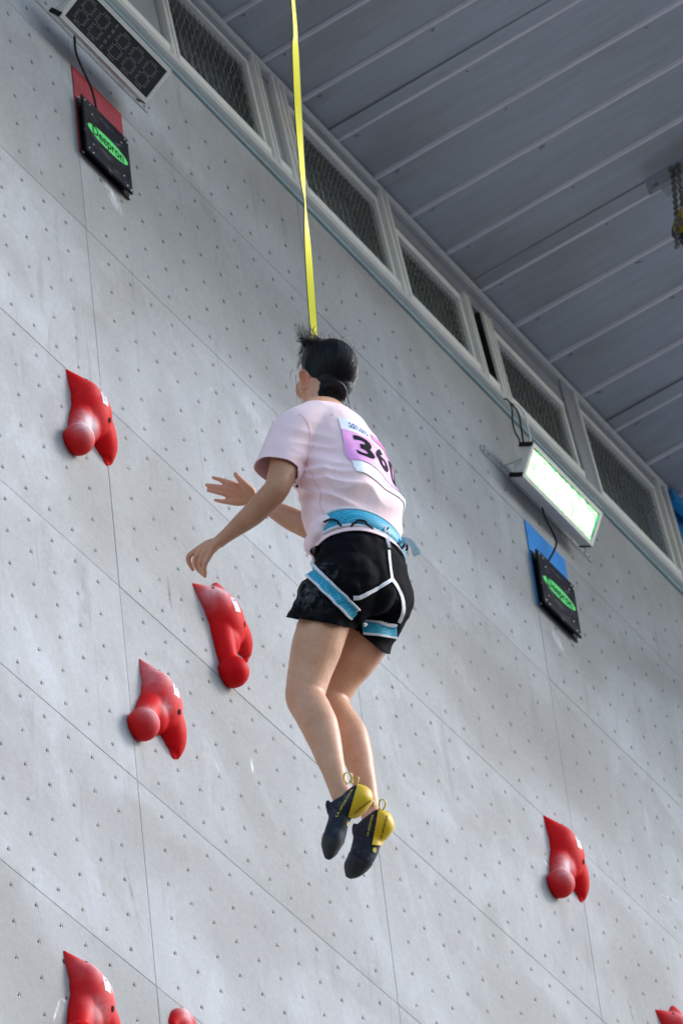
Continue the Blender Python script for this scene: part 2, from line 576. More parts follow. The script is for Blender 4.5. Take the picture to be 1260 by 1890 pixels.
def text_mesh(s, size, extrude=0.0, bold=0.0, align='CENTER', spacing=1.0, shear=0.0):
    cu = bpy.data.curves.new('t', 'FONT')
    cu.body = s; cu.size = size; cu.extrude = extrude; cu.offset = bold
    cu.align_x = align; cu.align_y = 'CENTER'; cu.space_character = spacing; cu.shear = shear
    cu.resolution_u = 4
    o = bpy.data.objects.new('t', cu); COL.objects.link(o)
    dg = bpy.context.evaluated_depsgraph_get(); dg.update()
    me = bpy.data.meshes.new_from_object(o.evaluated_get(dg), depsgraph=dg)
    bpy.data.objects.remove(o, do_unlink=True); bpy.data.curves.remove(cu)
    return me


# ------------------------------------------------------------------ roof
ROOF_Z = 16.315
roof = empty('canopy_roof', Matrix.Translation((0, 0, ROOF_Z)))
tag(roof, 'grey ribbed metal canopy roof jutting out above the climbing wall', 'roof')
rnd = random.Random(11)
SH = 1.043
for k in range(-5, 6):
    xl = 1.971 + SH * k              # the lap of this sheet
    sheet = MB()
    # gently uneven sheet
    ny = 30
    nx = 17
    Y0, Y1 = -2.6, 0.9
    vs = []; fs = []
    for a in range(nx + 1):
        for b2 in range(ny + 1):
            x = xl + SH * a / nx; y = Y0 + (Y1 - Y0) * b2 / ny
            vs.append((x, y, 0.004 * noise.noise((x * 2.2, y * 1.3, 0.3)) + 0.004 + (0.0012 * (k % 2))))
    for a in range(nx):
        for b2 in range(ny):
            fs.append((a * (ny + 1) + b2, (a + 1) * (ny + 1) + b2, (a + 1) * (ny + 1) + b2 + 1, a * (ny + 1) + b2 + 1))
    sheet.add(vs, fs)
    sheet.box(xl + 0.001, xl + SH - 0.001, Y0, Y1, 0.03, 0.035)
    so = sheet.build('roof_sheet', M['roof'], roof, smooth_ang=30)
    # overlapping strip at the sheet edge, lifted a little along its length
    lap = MB(); n = 60; vs = []; fs = []
    ph = rnd.uniform(0, 6)
    for b2 in range(n + 1):
        y = Y0 + (Y1 - Y0) * b2 / n
        lift = max(0.0, math.sin(y * 2.3 + ph)) ** 2 * 0.0045
        vs += [(xl - 0.066, y, -0.0015 - lift), (xl - 0.004, y, -0.003), (xl - 0.066, y, -0.0005 - lift), (xl - 0.004, y, -0.0015)]
    for b2 in range(n):
        a = b2 * 4; c = a + 4
        fs += [(a, a + 1, c + 1, c), (a + 2, c + 2, c + 3, a + 3), (a, c, c + 2, a + 2)]
    lap.add(vs, fs); lap.build('lap_strip', M['roof'], so)
    for q in range(4):
        x = xl + SH / 4 * q
        rb = MB()
        prof = [(-0.010, 0.004), (-0.0055, -0.009), (0.0055, -0.009), (0.010, 0.004)]
        vs = [(x + px, y, pz) for y in (Y0, Y1) for px, pz in prof]
        rb.add(vs, [(0, 1, 5, 4), (1, 2, 6, 5), (2, 3, 7, 6), (0, 3, 2, 1), (4, 5, 6, 7)])
        rb.build('rib', M['rib'], so)
    sc = MB()
    for q in range(4):
        x = xl + SH / 4 * q + 0.03
        for y in (-0.14, -0.62, -1.25, -1.9):
            sc.cyl((x, y + rnd.uniform(-.03, .03), 0.004), (x, y, -0.004), 0.0030, 0.0026, 8)
    tag(sc.build('screws', M['greypaint'], so), kind='stuff')

# ------------------------------------------------------------------ mesh windows between wall and roof
cl = empty('window_band', Matrix.Translation((0, -0.044, 15.637)))
tag(cl, 'band of wire mesh windows in grey metal frames between wall top and roof', 'window')
ZT = ROOF_Z - 15.637                # height of the band
X0, X1 = -3.0, 4.47


def bar(name, x0, x1, y0, y1, z0, z1, m, bevel=0.002):
    return MB().box(x0, x1, y0, y1, z0, z1).build(name, m, cl, bevel)


bar('edge_strip', X0, 6.0, -0.008, 0.05, 0.001, 0.027, M['teal'])
bar('rail', X0, X1, -0.030, 0.05, 0.0285, 0.046, M['alu'], 0.003)
bar('rail', X0, X1, -0.020, 0.05, 0.046, 0.0515, M['greypaint'], 0.0005)
bar('rail', X0, X1, -0.028, 0.05, 0.0515, 0.063, M['alu'], 0.003)
# sloping sill
MB().add([(X0, -0.012, 0.065), (X1, -0.012, 0.065), (X1, -0.018, 0.128), (X0, -0.018, 0.128), (X0, 0.05, 0.065), (X1, 0.05, 0.065), (X1, 0.05, 0.128), (X0, 0.05, 0.128)],
         [(0, 1, 2, 3), (3, 2, 6, 7), (4, 7, 6, 5), (0, 4, 5, 1), (0, 3, 7, 4), (1, 5, 6, 2)]).build('sill', M['cream'], cl, 0.002)
bar('top_rail', X0, X1, -0.026, 0.0, ZT - 0.040, ZT - 0.016, M['alu'], 0.003)
bar('top_rail', X0, X1, -0.012, 0.05, ZT - 0.085, ZT - 0.042, M['greypaint'], 0.001)


def post(x0, x1, z1=ZT - 0.045, ribs=3):
    mb = MB(); n = ribs; w = (x1 - x0)
    for i in range(n):
        a = x0 + w * i / n; b2 = x0 + w * (i + 0.62) / n
        mb.box(a, b2, -0.026, 0.03, 0.064, z1)
        mb.box(b2, x0 + w * (i + 1) / n, -0.012, 0.03, 0.064, z1)
    return mb.build('post', M['alu'], cl, 0.0015)


def plate(x0, x1, y=-0.004, m='greypaint', z0=0.064, z1=ZT - 0.045):
    return MB().box(x0, x1, y, y + 0.02, z0, z1).build('cover_plate', M[m], cl, 0.001)


def mesh_screen(x0, x1, z0, z1, cell):
    fr = MB()
    fr.box(x0, x1, -0.010, 0.020, z1 - 0.042, z1)
    fr.box(x0, x0 + 0.016, -0.008, 0.020, z0, z1 - 0.042)
    fr.box(x1 - 0.022, x1, -0.008, 0.020, z0, z1 - 0.042)
    f = fr.build('screen_frame', M['cream'], cl, 0.0015)
    mb = MB(); a0, a1, b0, b1 = x0 + 0.012, x1 - 0.02, z0 - 0.004, z1 - 0.04
    hx, hz = cell / 2, cell * 0.95
    nst = int((a1 - a0) / hx) + 1
    for s in range(nst):
        xc = a0 + hx * (s + 0.5)
        if xc > a1: break
        pts = []; j = 0
        z = b0
        while z < b1 + 1e-6:
            dx = (0.5 * hx - 0.0006) * (1 if (j + s) % 2 else -1)
            pts.append((min(max(xc + dx, a0), a1), 0.008 + (0.002 if (j % 2) else -0.002), min(z, b1)))
            z += hz / 1.0; j += 1
        if len(pts) > 1:
            mb.tube(pts, 0.0016, 4)
    tag(mb.build('wire_mesh', M['wire'], f), kind='stuff')


plate(0.36, 0.66)
post(0.685, 0.745, ribs=2)
mesh_screen(0.75, 1.345, 0.12, ZT - 0.06, 0.034)
post(1.347, 1.405, ribs=2)
plate(1.405, 1.48)
post(1.482, 1.59, ribs=3)
mesh_screen(1.592, 2.235, 0.12, ZT - 0.09, 0.026)
post(2.237, 2.315, ribs=2)
bar('header', 2.315, 3.60, -0.010, 0.03, ZT - 0.16, ZT - 0.086, M['greypaint'])
mesh_screen(2.317, 2.815, 0.07, ZT - 0.17, 0.026)
post(2.817, 2.865, z1=ZT - 0.16, ribs=2)
bar('opening_shade_back', 2.865, 2.955, 0.06, 0.07, 0.064, ZT - 0.16, M['dark'])  # near-black sheet paints the shade deep in the opening
bar('opening_shade_side', 2.945, 2.9545, -0.014, 0.059, 0.066, ZT - 0.166, M['dark'])  # added near-black sheet over the post side, painting the opening's shade
post(2.955, 3.035, z1=ZT - 0.16, ribs=3)
mesh_screen(3.037, 3.60, 0.07, ZT - 0.17, 0.026)
plate(3.602, 3.70, y=-0.018)
post(3.70, 3.735, ribs=1)
mesh_screen(3.737, 4.365, 0.12, ZT - 0.07, 0.026)
post(4.367, 4.40, ribs=1); plate(4.40, 4.438); post(4.438, 4.47, ribs=1)
# the left bays, mostly out of the picture
mesh_screen(-0.3, 0.36, 0.12, ZT - 0.06, 0.034)
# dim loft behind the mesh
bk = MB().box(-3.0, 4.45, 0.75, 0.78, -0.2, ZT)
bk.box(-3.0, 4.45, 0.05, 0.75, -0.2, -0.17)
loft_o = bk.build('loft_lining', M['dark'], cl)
lv = MB()
for i in range(90):
    x = 0.3 + i * 0.047
    lv.box(x, x + 0.012, 0.10, 0.125, 0.02, ZT - 0.02)
tag(lv.build('louvre', M['greypaint'], cl), kind='stuff')

# blue sheet beyond the end of the window band
bs = MB(); vs = []; fs = []
for i in range(17):
    for j in range(9):
        x = 4.50 + 0.06 * i; z = 15.2 + j * 0.139
        vs.append((x, -0.03 + 0.018 * math.sin(i * 0.9) + 0.006 * noise.noise((i * .4, j * .5, 0)), z))
for i in range(16):
    for j in range(8):
        fs.append((i * 9 + j, (i + 1) * 9 + j, (i + 1) * 9 + j + 1, i * 9 + j + 1))
bs.add(vs, fs); bs.box(4.50, 5.46, -0.075, -0.045, 16.24, 16.30); bs.box(4.5, 5.46, 0.0, 0.02, 15.2, 16.31)
tag(bs.build('blue_sheet', M['blue'], None, smooth_ang=40), 'blue wall sheet at the far right end of the mesh window band', 'wall panel')

# ------------------------------------------------------------------ scoreboards
def led_screen_nodes(nt, b):
    p = obj_co(nt)
    n1 = noise_tex(nt, p, 9, 4)
    nt.links.new(ramp(nt, n1, [(0.4, (0.012, 0.013, 0.016)), (0.6, (0.022, 0.023, 0.03))]), b.inputs['Base Color'])


M['screen'] = mat('dark display glass', (0.015, 0.016, 0.02), 0.12, spec=0.5, build=led_screen_nodes)
M['led_off'] = mat('unlit led', (0.42, 0.40, 0.31), 0.4, build=worn((0.42, 0.40, 0.31), 0.1, 50))


def lit_nodes(nt, b):
    p = obj_co(nt)
    n1 = noise_tex(nt, p, 22, 3, 0.5)
    nt.links.new(ramp(nt, n1, [(0.38, (0.25, 1.0, 0.28)), (0.50, (0.85, 1.0, 0.62)), (0.66, (1.0, 1.0, 0.85))]), b.inputs['Emission Color'])
    b.inputs['Emission Strength'].default_value = 0.5


M['led_on'] = mat('lit led digits', (0.7, 0.9, 0.6), 0.4, build=lit_nodes)


def green_nodes(nt, b):
    p = obj_co(nt)
    n1 = noise_tex(nt, p, 30, 3, 0.5)
    nt.links.new(ramp(nt, n1, [(0.4, (0.0, 0.10, 0.03)), (0.6, (0.02, 0.85, 0.25))]), b.inputs['Emission Color'])
    b.inputs['Emission Strength'].default_value = 0.5


M['led_edge'] = mat('green glow edge', (0.02, 0.25, 0.08), 0.4, build=green_nodes)


def seg_dots(mb, cx, cy, w, h, z, r=0.0011):
    """a figure of eight of double dot lines"""
    lines = []
    for yy in (-h / 2, 0, h / 2):
        for off in (-0.0034, 0.0034):
            lines.append([(cx - w / 2 + w * t / 5, cy + yy + off) for t in range(1, 5)])
    for xx in (-w / 2, w / 2):
        for a, b2 in ((-h / 2, 0), (0, h / 2)):
            for off in (-0.0034, 0.0034):
                lines.append([(cx + xx + off, cy + a + (b2 - a) * t / 5) for t in range(1, 5)])
    for L in lines:
        for x, y in L:
            mb.cyl((x, y, z), (x, y, z + 0.0015), r, r * 0.7, 6)


def scoreboard(x, y, z, tilt, H, lit):
    L, T = 0.518, 0.062
    up = Vector((0, -math.sin(tilt), math.cos(tilt))); nn = Vector((0, -math.cos(tilt), -math.sin(tilt)))
    Mx = Matrix.Identity(4)
    for i in range(3):
        Mx[i][0] = (1, 0, 0)[i]; Mx[i][1] = up[i]; Mx[i][2] = nn[i]; Mx[i][3] = (x, y, z)[i]
    t = empty('scoreboard', Mx)
    hb = MB().box(0.006, L - 0.006, 0.006, H - 0.006, -T, -0.010)
    for i in range(4):                # extrusion ribs on the under side, top side and ends
        zz = -T + 0.006 + i * 0.0135
        hb.box(0.004, L - 0.004, 0.001, 0.006, zz, zz + 0.007)
        hb.box(0.004, L - 0.004, H - 0.006, H - 0.001, zz, zz + 0.007)
        hb.box(0.001, 0.006, 0.012, H - 0.012, zz, zz + 0.007)
        hb.box(L - 0.006, L - 0.001, 0.012, H - 0.012, zz, zz + 0.007)
    hb.build('housing', M['alu'], t, 0.0006)
    b = 0.0135
    for nm, a in (('bezel', (0, L, 0, b)), ('bezel', (0, L, H - b, H)), ('bezel', (0, b, b, H - b)), ('bezel', (L - b, L, b, H - b))):
        bz = MB()
        x0, x1, y0, y1 = a
        if x1 - x0 > y1 - y0:
            bz.box(x0, x1, y0, y0 + b * .45, -0.010, 0.0); bz.box(x0, x1, y0 + b * .45, y0 + b * .6, -0.010, -0.004); bz.box(x0, x1, y0 + b * .6, y1, -0.010, 0.0)
        else:
            bz.box(x0, x0 + b * .45, y0, y1, -0.010, -0.0005); bz.box(x0 + b * .45, x0 + b * .6, y0, y1, -0.010, -0.0045); bz.box(x0 + b * .6, x1, y0, y1, -0.010, -0.0005)
        bz.build(nm, M['alu'], t, 0.0005)
    for xx in (-0.0035, L + 0.0005):
        for yy in (-0.002, H - 0.016):
            MB().box(xx, xx + 0.003 + (0.004 if xx < 0 else 0), yy, yy + 0.018, -T - 0.002, -0.004).build('end_cap', M['black'], t, 0.001)
    sc_ = MB().box(b, L - b, b, H - b, -0.0098, -0.006).build('screen', M['screen'], t)
    d = MB()
    hh = (H - 2 * b) * 0.74; cy = H / 2
    xs = [0.066, 0.148, 0.268, 0.350, 0.432]
    for cx in xs: seg_dots(d, cx + 0.01, cy, 0.052, hh, -0.006, 0.0019)
    for q in range(5):
        for dx in (-0.0034, 0.0034):
            for dy in (-0.0034, 0.0034):
                d.cyl((0.218 + dx, cy - hh / 2 + hh * q / 4 + dy, -0.006), (0.218 + dx, cy - hh / 2 + hh * q / 4 + dy, -0.0045), 0.0019, 0.0015, 6)
    if not lit:
        tag(d.build('led_dots', M['led_off'], sc_), kind='stuff')
    else:
        MB().box(b + 0.002, L - b - 0.002, b + 0.002, H - b - 0.002, -0.0058, -0.0052).build('glow_edge', M['led_edge'], sc_)
        e = MB(); n = 40; pts = []
        rr = random.Random(3)
        x0, x1, y0, y1 = b + 0.006, L - b - 0.012, b + 0.005, H - b - 0.007
        for i in range(n): pts.append((x0 + (x1 - x0) * i / n, y0 + rr.uniform(0, 0.002)))
        for i in range(8): pts.append((x1 + rr.uniform(-0.006, 0.004), y0 + (y1 - y0) * i / 8))
        for i in range(n): pts.append((x1 - (x1 - x0) * i / n, y1 + rr.uniform(-0.004, 0.003)))
        for i in range(8): pts.append((x0 + rr.uniform(-0.002, 0.002), y1 - (y1 - y0) * i / 8))
        vs = [(a, c, -0.0052) for a, c in pts] + [(a, c, -0.0038) for a, c in pts]
        k = len(pts)
        e.add(vs, [(i, (i + 1) % k, k + (i + 1) % k, k + i) for i in range(k)] + [tuple(range(k, 2 * k))])
        e.build('lit_digits', M['led_on'], sc_)
    # steel bracket: a flat bar on the wall and two arms to the housing ends
    inv = Mx.inverted()
    vb = 0.155
    br = MB()
    br.box(x - 0.15, x + L + 0.155, vb - 0.014, vb + 0.014, 0.001, 0.005, M=inv @ WALL_M)
    for xx in (-0.012, L + 0.0045):
        p0 = inv @ W(x + xx, vb, 0.005); p1 = Vector((xx, H * 0.45, -T * 0.45))
        wv = Vector((0, 0.6, 0.8)) * 0.010
        off = Vector((0.003, 0, 0))
        vs = [p0 - wv, p0 + wv, p1 + wv, p1 - wv]
        br.add([v for v in vs] + [v + off for v in vs], [(0, 1, 2, 3), (4, 7, 6, 5), (0, 4, 5, 1), (1, 5, 6, 2), (2, 6, 7, 3), (3, 7, 4, 0)])
        br.cyl(p1 + Vector((-0.004, 0, 0)), p1 + Vector((0.006, 0, 0)), 0.005, seg=8)
    for xx in (x - 0.13, x - 0.10, x + L + 0.10, x + L + 0.135):
        br.cyl(inv @ W(xx, vb, 0.004), inv @ W(xx, vb, 0.0065), 0.004, seg=8, mat=1)
    br.build('bracket', [M['steel'], M['dark']], t)
    return t


tag(scoreboard(-0.196, -0.092, 15.135, 0.983, 0.143, False), 'unlit black dot digit scoreboard in aluminium frame above the red board', 'scoreboard', 'scoreboards above the lanes')
tag(scoreboard(2.862, -0.092, 15.199, 0.548, 0.145, True), 'brightly lit white and green scoreboard in aluminium frame above the blue board', 'scoreboard', 'scoreboards above the lanes')

# ------------------------------------------------------------------ touch pads on coloured boards
def pad_nodes(nt, b):
    p = obj_co(nt)
    n1 = noise_tex(nt, p, 10, 6, 0.7, (1, 2.2, 1), 1.2)
    n2 = noise_tex(nt, p, 45, 4, 0.6, (0.6, 2, 1))
    f = mth(nt, 'MULTIPLY', ramp(nt, n1, [(0.56, (0, 0, 0)), (0.74, (0.55, 0.55, 0.55))]), n2)
    nt.links.new(mixc(nt, f, (0.007, 0.008, 0.013), (0.45, 0.47, 0.52)), b.inputs['Base Color'])
    nt.links.new(ramp(nt, n1, [(0.4, (0.28, 0.28, 0.28)), (0.7, (0.5, 0.5, 0.5))]), b.inputs['Roughness'])


M['pad'] = mat('black pad face', (0.008, 0.009, 0.013), 0.35, spec=0.12, build=pad_nodes)
M['red_board'] = mat('red board', (0.36, 0.035, 0.05), 0.6, build=worn((0.36, 0.04, 0.055), 0.1, 9))
M['blue_board'] = mat('blue board', (0.035, 0.27, 0.72), 0.6, build=worn((0.035, 0.27, 0.72), 0.08, 9))
M['green_oval'] = mat('green oval print', (0.10, 0.72, 0.17), 0.5, build=worn((0.10, 0.74, 0.17), 0.06, 30))
M['ink'] = mat('black print', (0.010, 0.010, 0.014), 0.7, spec=0.04, build=worn((0.012, 0.012, 0.015), 0.1))


def oval(mb, cx, cy, a, b2, z, seg=48):
    vs = [(cx + a * math.cos(2 * math.pi * i / seg), cy + b2 * math.sin(2 * math.pi * i / seg), z) for i in range(seg)]
    mb.add(vs, [tuple(range(seg))])


for base, colr, lab in ((0.0, 'red', 'left'), (2.995, 'blue', 'right')):
    bd = MB().box(0.0, 0.298, -0.402, -0.004, 0.0008, 0.0045).build('backing_board', M[colr + '_board'], None, 0.0008)
    bd.matrix_world = WALL_M @ Matrix.Translation((base, 0, 0))
    tag(bd, 'flat %s rectangular board behind a black touch pad on the grey wall' % colr, 'board', 'coloured boards behind the touch pads')
    t = empty('touch_pad', WALL_M @ Matrix.Translation((base, 0, 0)))
    tag(t, 'black square touch pad with green oval print on the %s board' % colr, 'touch pad', 'touch pads at the top of the lanes')
    MB().box(0.006, 0.290, -0.408, -0.148, 0.005, 0.0095).build('back_plate', M['black'], t, 0.001)
    MB().box(0.03, 0.262, -0.385, -0.175, 0.0095, 0.026).build('core', M['dark'], t)
    fp = MB().box(-0.004, 0.272, -0.414, -0.160, 0.026, 0.0345).build('front_plate', M['pad'], t, 0.0025)
    ov = MB(); oval(ov, 0.134, -0.287, 0.120, 0.031, 0.0353)
    go = ov.build('oval_print', M['green_oval'], fp)
    tm = text_mesh('Deepron', 0.062, 0.0, 0.0006)
    tm.materials.append(M['ink'])
    to = link('lettering', tm, None, fp); to.location = (0.134, -0.287, 0.0361); to.scale = (0.84, 0.92, 1)
    for (bx, by) in ((0.012, -0.176), (0.04, -0.178), (0.25, -0.176), (0.262, -0.182), (0.012, -0.396), (0.035, -0.402), (0.238, -0.398), (0.26, -0.402), (0.05, -0.215), (0.225, -0.21), (0.04, -0.36), (0.222, -0.365)):
        MB().cyl((bx, by, 0.0343), (bx, by, 0.0362), 0.0036, 0.003, 8).build('bolt', M['steel'], fp)
    for (bx, by) in ((0.009, -0.152), (0.284, -0.403), (0.012, -0.402), (0.284, -0.155)):
        MB().cyl((bx, by, 0.0093), (bx, by, 0.0125), 0.004, 0.0035, 8).build('bolt', M['steel'], t)


def cable(pts, r, m, label):
    path = catmull([tuple(p) for p in pts], 8)
    o = MB().tube([Vector(p) for p in path], r, 8).build('cable', M[m], None, smooth_ang=60)
    return tag(o, label, 'cable')


cable([WP(138, 66, 0.05), WP(139, 85, 0.052), WP(143, 104, 0.05), WP(155, 132, 0.045), WP(167, 158, 0.04), WP(174, 180, 0.034), WP(179, 206, 0.024)], 0.0042, 'cable', 'black cable hanging from the unlit scoreboard to the pad on red')
cable([WP(1000, 938, 0.05), WP(1004, 952, 0.052), WP(1012, 968, 0.05), WP(1022, 988, 0.045), WP(1026, 1002, 0.042), WP(1021, 1018, 0.035), WP(1011, 1036, 0.024)], 0.0042, 'cable', 'black cable hanging from the lit scoreboard to the pad on blue')
cable([WP(929, 736, 0.06), WP(936, 738, 0.07), WP(944, 752, 0.08), WP(945, 778, 0.085), WP(950, 798, 0.085), WP(957, 810, 0.085), WP(959, 823, 0.07)], 0.0032, 'cable', 'thin black cable at the left above the lit scoreboard, kinked')
cable([WP(938, 741, 0.06), WP(947, 749, 0.07), WP(957, 766, 0.08), WP(961, 790, 0.085), WP(966, 822, 0.08)], 0.0036, 'cable', 'black cable in the middle above the lit scoreboard, smoothly curved')
cable([WP(940, 742, 0.055), WP(952, 746, 0.065), WP(965, 761, 0.075), WP(973, 785, 0.085), WP(980, 818, 0.085)], 0.0036, 'whitecable', 'white cable arching above the lit scoreboard')

# ------------------------------------------------------------------ red holds
def red_nodes(nt, b):
    p = obj_co(nt)
    at = nt.nodes.new('ShaderNodeAttribute'); at.attribute_name = 'chalk'
    n1 = noise_tex(nt, p, 26, 5, 0.65, None, 0.4)
    n2 = noise_tex(nt, p, 500, 2, 0.5)
    n3 = noise_tex(nt, p, 7, 3, 0.5)
    base = ramp(nt, n3, [(0.3, (0.56, 0.006, 0.009)), (0.7, (0.66, 0.010, 0.012))])
    k = mth(nt, 'MULTIPLY', at.outputs['Fac'], mth(nt, 'ADD', mth(nt, 'MULTIPLY', n1, 2.6), -0.35), clamp=True)
    c = mixc(nt, k, base, (0.74, 0.58, 0.60))
    n4 = noise_tex(nt, p, 13, 5, 0.7, (1.0, 0.5, 1.0), 0.8)
    c = mixc(nt, mth(nt, 'MULTIPLY', ramp(nt, n4, [(0.60, (0, 0, 0)), (0.72, (1, 1, 1))]), 0.4), c, (0.10, 0.012, 0.014))
    nt.links.new(c, b.inputs['Base Color'])
    nt.links.new(mth(nt, 'ADD', mth(nt, 'MULTIPLY', k, 0.3), 0.5), b.inputs['Roughness'])
    bump(nt, b, mth(nt, 'ADD', n2, mth(nt, 'MULTIPLY', n1, 0.4)), 0.35, 0.0012)


M['red'] = mat('red moulded resin', (0.48, 0.016, 0.017), 0.55, spec=0.06, build=red_nodes)
M['label_white'] = mat('white sticker', (0.75, 0.75, 0.78), 0.4, build=worn((0.75, 0.75, 0.78), 0.03, 40))
M['label_print'] = mat('magenta print', (0.45, 0.04, 0.36), 0.5, build=worn((0.45, 0.04, 0.36), 0.1, 40))
M['label_grey'] = mat('grey blue print', (0.42, 0.46, 0.58), 0.5, build=worn((0.42, 0.46, 0.58), 0.1, 40))


def hold_shape():
    A = Vector((-0.206, 0.003, 0))
    mb = MB()

    def P(u, v, n): return Vector((u, v, n)) - A
    limb(mb, [(P(-0.200, -0.006, -0.004), 0.010), (P(-0.166, -0.042, 0.000), 0.041), (P(-0.132, -0.082, 0.006), 0.066), (P(-0.118, -0.150, 0.002), 0.066)], 24)
    limb(mb, [(P(-0.012, 0.004, -0.006), 0.010), (P(-0.04, -0.022, -0.004), 0.030), (P(-0.080, -0.075, 0.000), 0.052), (P(-0.10, -0.14, 0.002), 0.066)], 24)
    limb(mb, [(P(-0.125, -0.13, 0.0), 0.060), (P(-0.165, -0.20, 0.006), 0.046), (P(-0.195, -0.265, 0.016), 0.036)], 24)
    limb(mb, [(P(-0.100, -0.12, 0.0), 0.066), (P(-0.056, -0.165, 0.000), 0.062), (P(-0.024, -0.205, -0.006), 0.054), (P(-0.012, -0.238, -0.010), 0.038), (P(-0.012, -0.252, -0.012), 0.022)], 24)
    ellip(mb, P(-0.106, -0.125, 0.0), [(0.086, 0, 0), (0, 0.108, 0), (0, 0, 0.079)], 28, 18)
    ellip(mb, P(-0.135, -0.19, 0.0), [(0.062, 0, 0), (0, 0.07, 0), (0, 0, 0.056)], 28, 18)
    ellip(mb, P(-0.218, -0.318, 0.030), [(0.052, 0, 0), (0, 0.052, 0), (0, 0, 0.052)], 28, 18)
    me = union(mb, 'hold', 0.0042, 8)
    bm = bmesh.new(); bm.from_mesh(me)
    bmesh.ops.bisect_plane(bm, geom=bm.verts[:] + bm.edges[:] + bm.faces[:], plane_co=(0, 0, 0.0004), plane_no=(0, 0, 1), clear_inner=True)
    edges = [e for e in bm.edges if e.is_boundary]
    bmesh.ops.holes_fill(bm, edges=edges)
    bmesh.ops.recalc_face_normals(bm, faces=bm.faces)
    bm.to_mesh(me); bm.free()
    smooth(me, 50)
    return me


HOLD = hold_shape()
A0 = Vector((-0.206, 0.003, 0))


def on_hold(bv, u, v):
    p = Vector((u, v, 0)) - A0
    loc, nor, i, d = bv.ray_cast(Vector((p.x, p.y, 0.5)), Vector((0, 0, -1)))
    return (loc, nor) if loc else (Vector((p.x, p.y, 0.05)), Vector((0, 0, 1)))


def big_hold(u, v, ang, chalk, label):
    me = HOLD.copy()
    me.materials.append(M['red'])
    at = me.attributes.new('chalk', 'FLOAT', 'POINT')
    vals = []
    for vt in me.vertices:
        c = 0.0
        q = vt.co + A0
        for (cu, cv, cn, rr, amp) in chalk:
            d2 = ((q.x - cu) ** 2 + (q.y - cv) ** 2 + (q.z - cn) ** 2) / rr ** 2
            c += amp * math.exp(-d2)
        vals.append(c)
    at.data.foreach_set('value', vals)
    h = link('climbing_hold', me)
    h.matrix_world = WALL_M @ Matrix.Translation((u, v, 0)) @ Matrix.Rotation(R(ang), 4, 'Z')
    tag(h, label, 'climbing hold', 'red holds on the grey wall')
    bv = BVHTree.FromPolygons([x.co for x in me.vertices], [p.vertices for p in me.polygons])
    # sticker, bent onto the surface
    cu, cv = -0.113, -0.103; nx, nv = 6, 8; w_, h_ = 0.026, 0.052
    ux = Vector((math.cos(R(-ang * 0.3)), math.sin(R(-ang * 0.3)), 0)); uy = Vector((-ux.y, ux.x, 0))
    for nm, (xa, xb, ya, yb), mt, lift in (('sticker', (-1, 1, -1, 1), 'label_white', 0.0008), ('sticker_print', (-.45, .45, .4, .72), 'label_print', 0.0014), ('sticker_print', (-.55, .55, -.75, .1), 'label_grey', 0.0014)):
        vs = []; fs = []
        for i in range(nx + 1):
            for j in range(nv + 1):
                d = ux * ((xa + (xb - xa) * i / nx) * w_ / 2) + uy * ((ya + (yb - ya) * j / nv) * h_ / 2)
                loc, nor = on_hold(bv, cu + d.x, cv + d.y)
                vs.append(loc + nor * lift)
        for i in range(nx):
            for j in range(nv):
                fs.append((i * (nv + 1) + j, (i + 1) * (nv + 1) + j, (i + 1) * (nv + 1) + j + 1, i * (nv + 1) + j + 1))
        MB().add(vs, fs).build(nm, M[mt], h, smooth_ang=60)
    for (bu, bw, r) in ((-0.084, -0.168, 0.0095), (-0.155, -0.032, 0.0045), (-0.158, -0.252, 0.0042)):
        loc, nor = on_hold(bv, bu, bw)
        s = MB(); s.cyl(loc - nor * 0.004, loc + nor * 0.0012, r, r * 0.97, 16)
        s.build('bolt_socket', M['dark'], h)
    return h


BALLTOP = (-0.215, -0.285, 0.075, 0.043, 1.4)
NECK = (-0.175, -0.225, 0.055, 0.035, 0.9)
UPPER = (-0.12, -0.04, 0.04, 0.075, 0.7)
FAINT = (-0.10, -0.06, 0.06, 0.05, 0.28)
big_hold(-0.206, -1.497, 0.0, [BALLTOP, NECK, FAINT, (-0.15, -0.24, 0.05, 0.03, .8)], 'chalky red hold with a pointed tip, alone below the red board')
big_hold(0.451, -1.943, 30.6, [(-0.12, -0.035, 0.04, 0.055, 0.75), (-0.17, -0.05, 0.02, 0.03, .3)], 'long tilted red hold with two horns just below the lowered hand')
big_hold(0.079, -2.481, -9.9, [UPPER, (-0.215, -0.285, 0.075, 0.045, .85), (-0.14, -0.19, 0.06, 0.02, .5), (-0.06, -0.12, 0.05, 0.03, .5)], 'chalky red hold lower left of the two horned hold, tilted left')
big_hold(-0.501, -3.896, 1.5, [(-0.10, -0.035, 0.04, 0.06, 0.85), (-0.06, -0.09, 0.05, 0.05, .7), (-0.14, -0.2, 0.05, .04, .4)], 'red hold with chalk dusted edge cut off by the bottom left of the picture')
big_hold(2.776, -1.495, 0.4, [(-0.215, -0.285, 0.075, 0.045, .9), NECK, FAINT], 'chalky red hold with pointed tip, far right below the blue board')
big_hold(3.449, -1.96, 30.3, [(-0.12, -0.035, 0.04, 0.05, 0.35)], 'two horned red hold peeking into the bottom right corner')

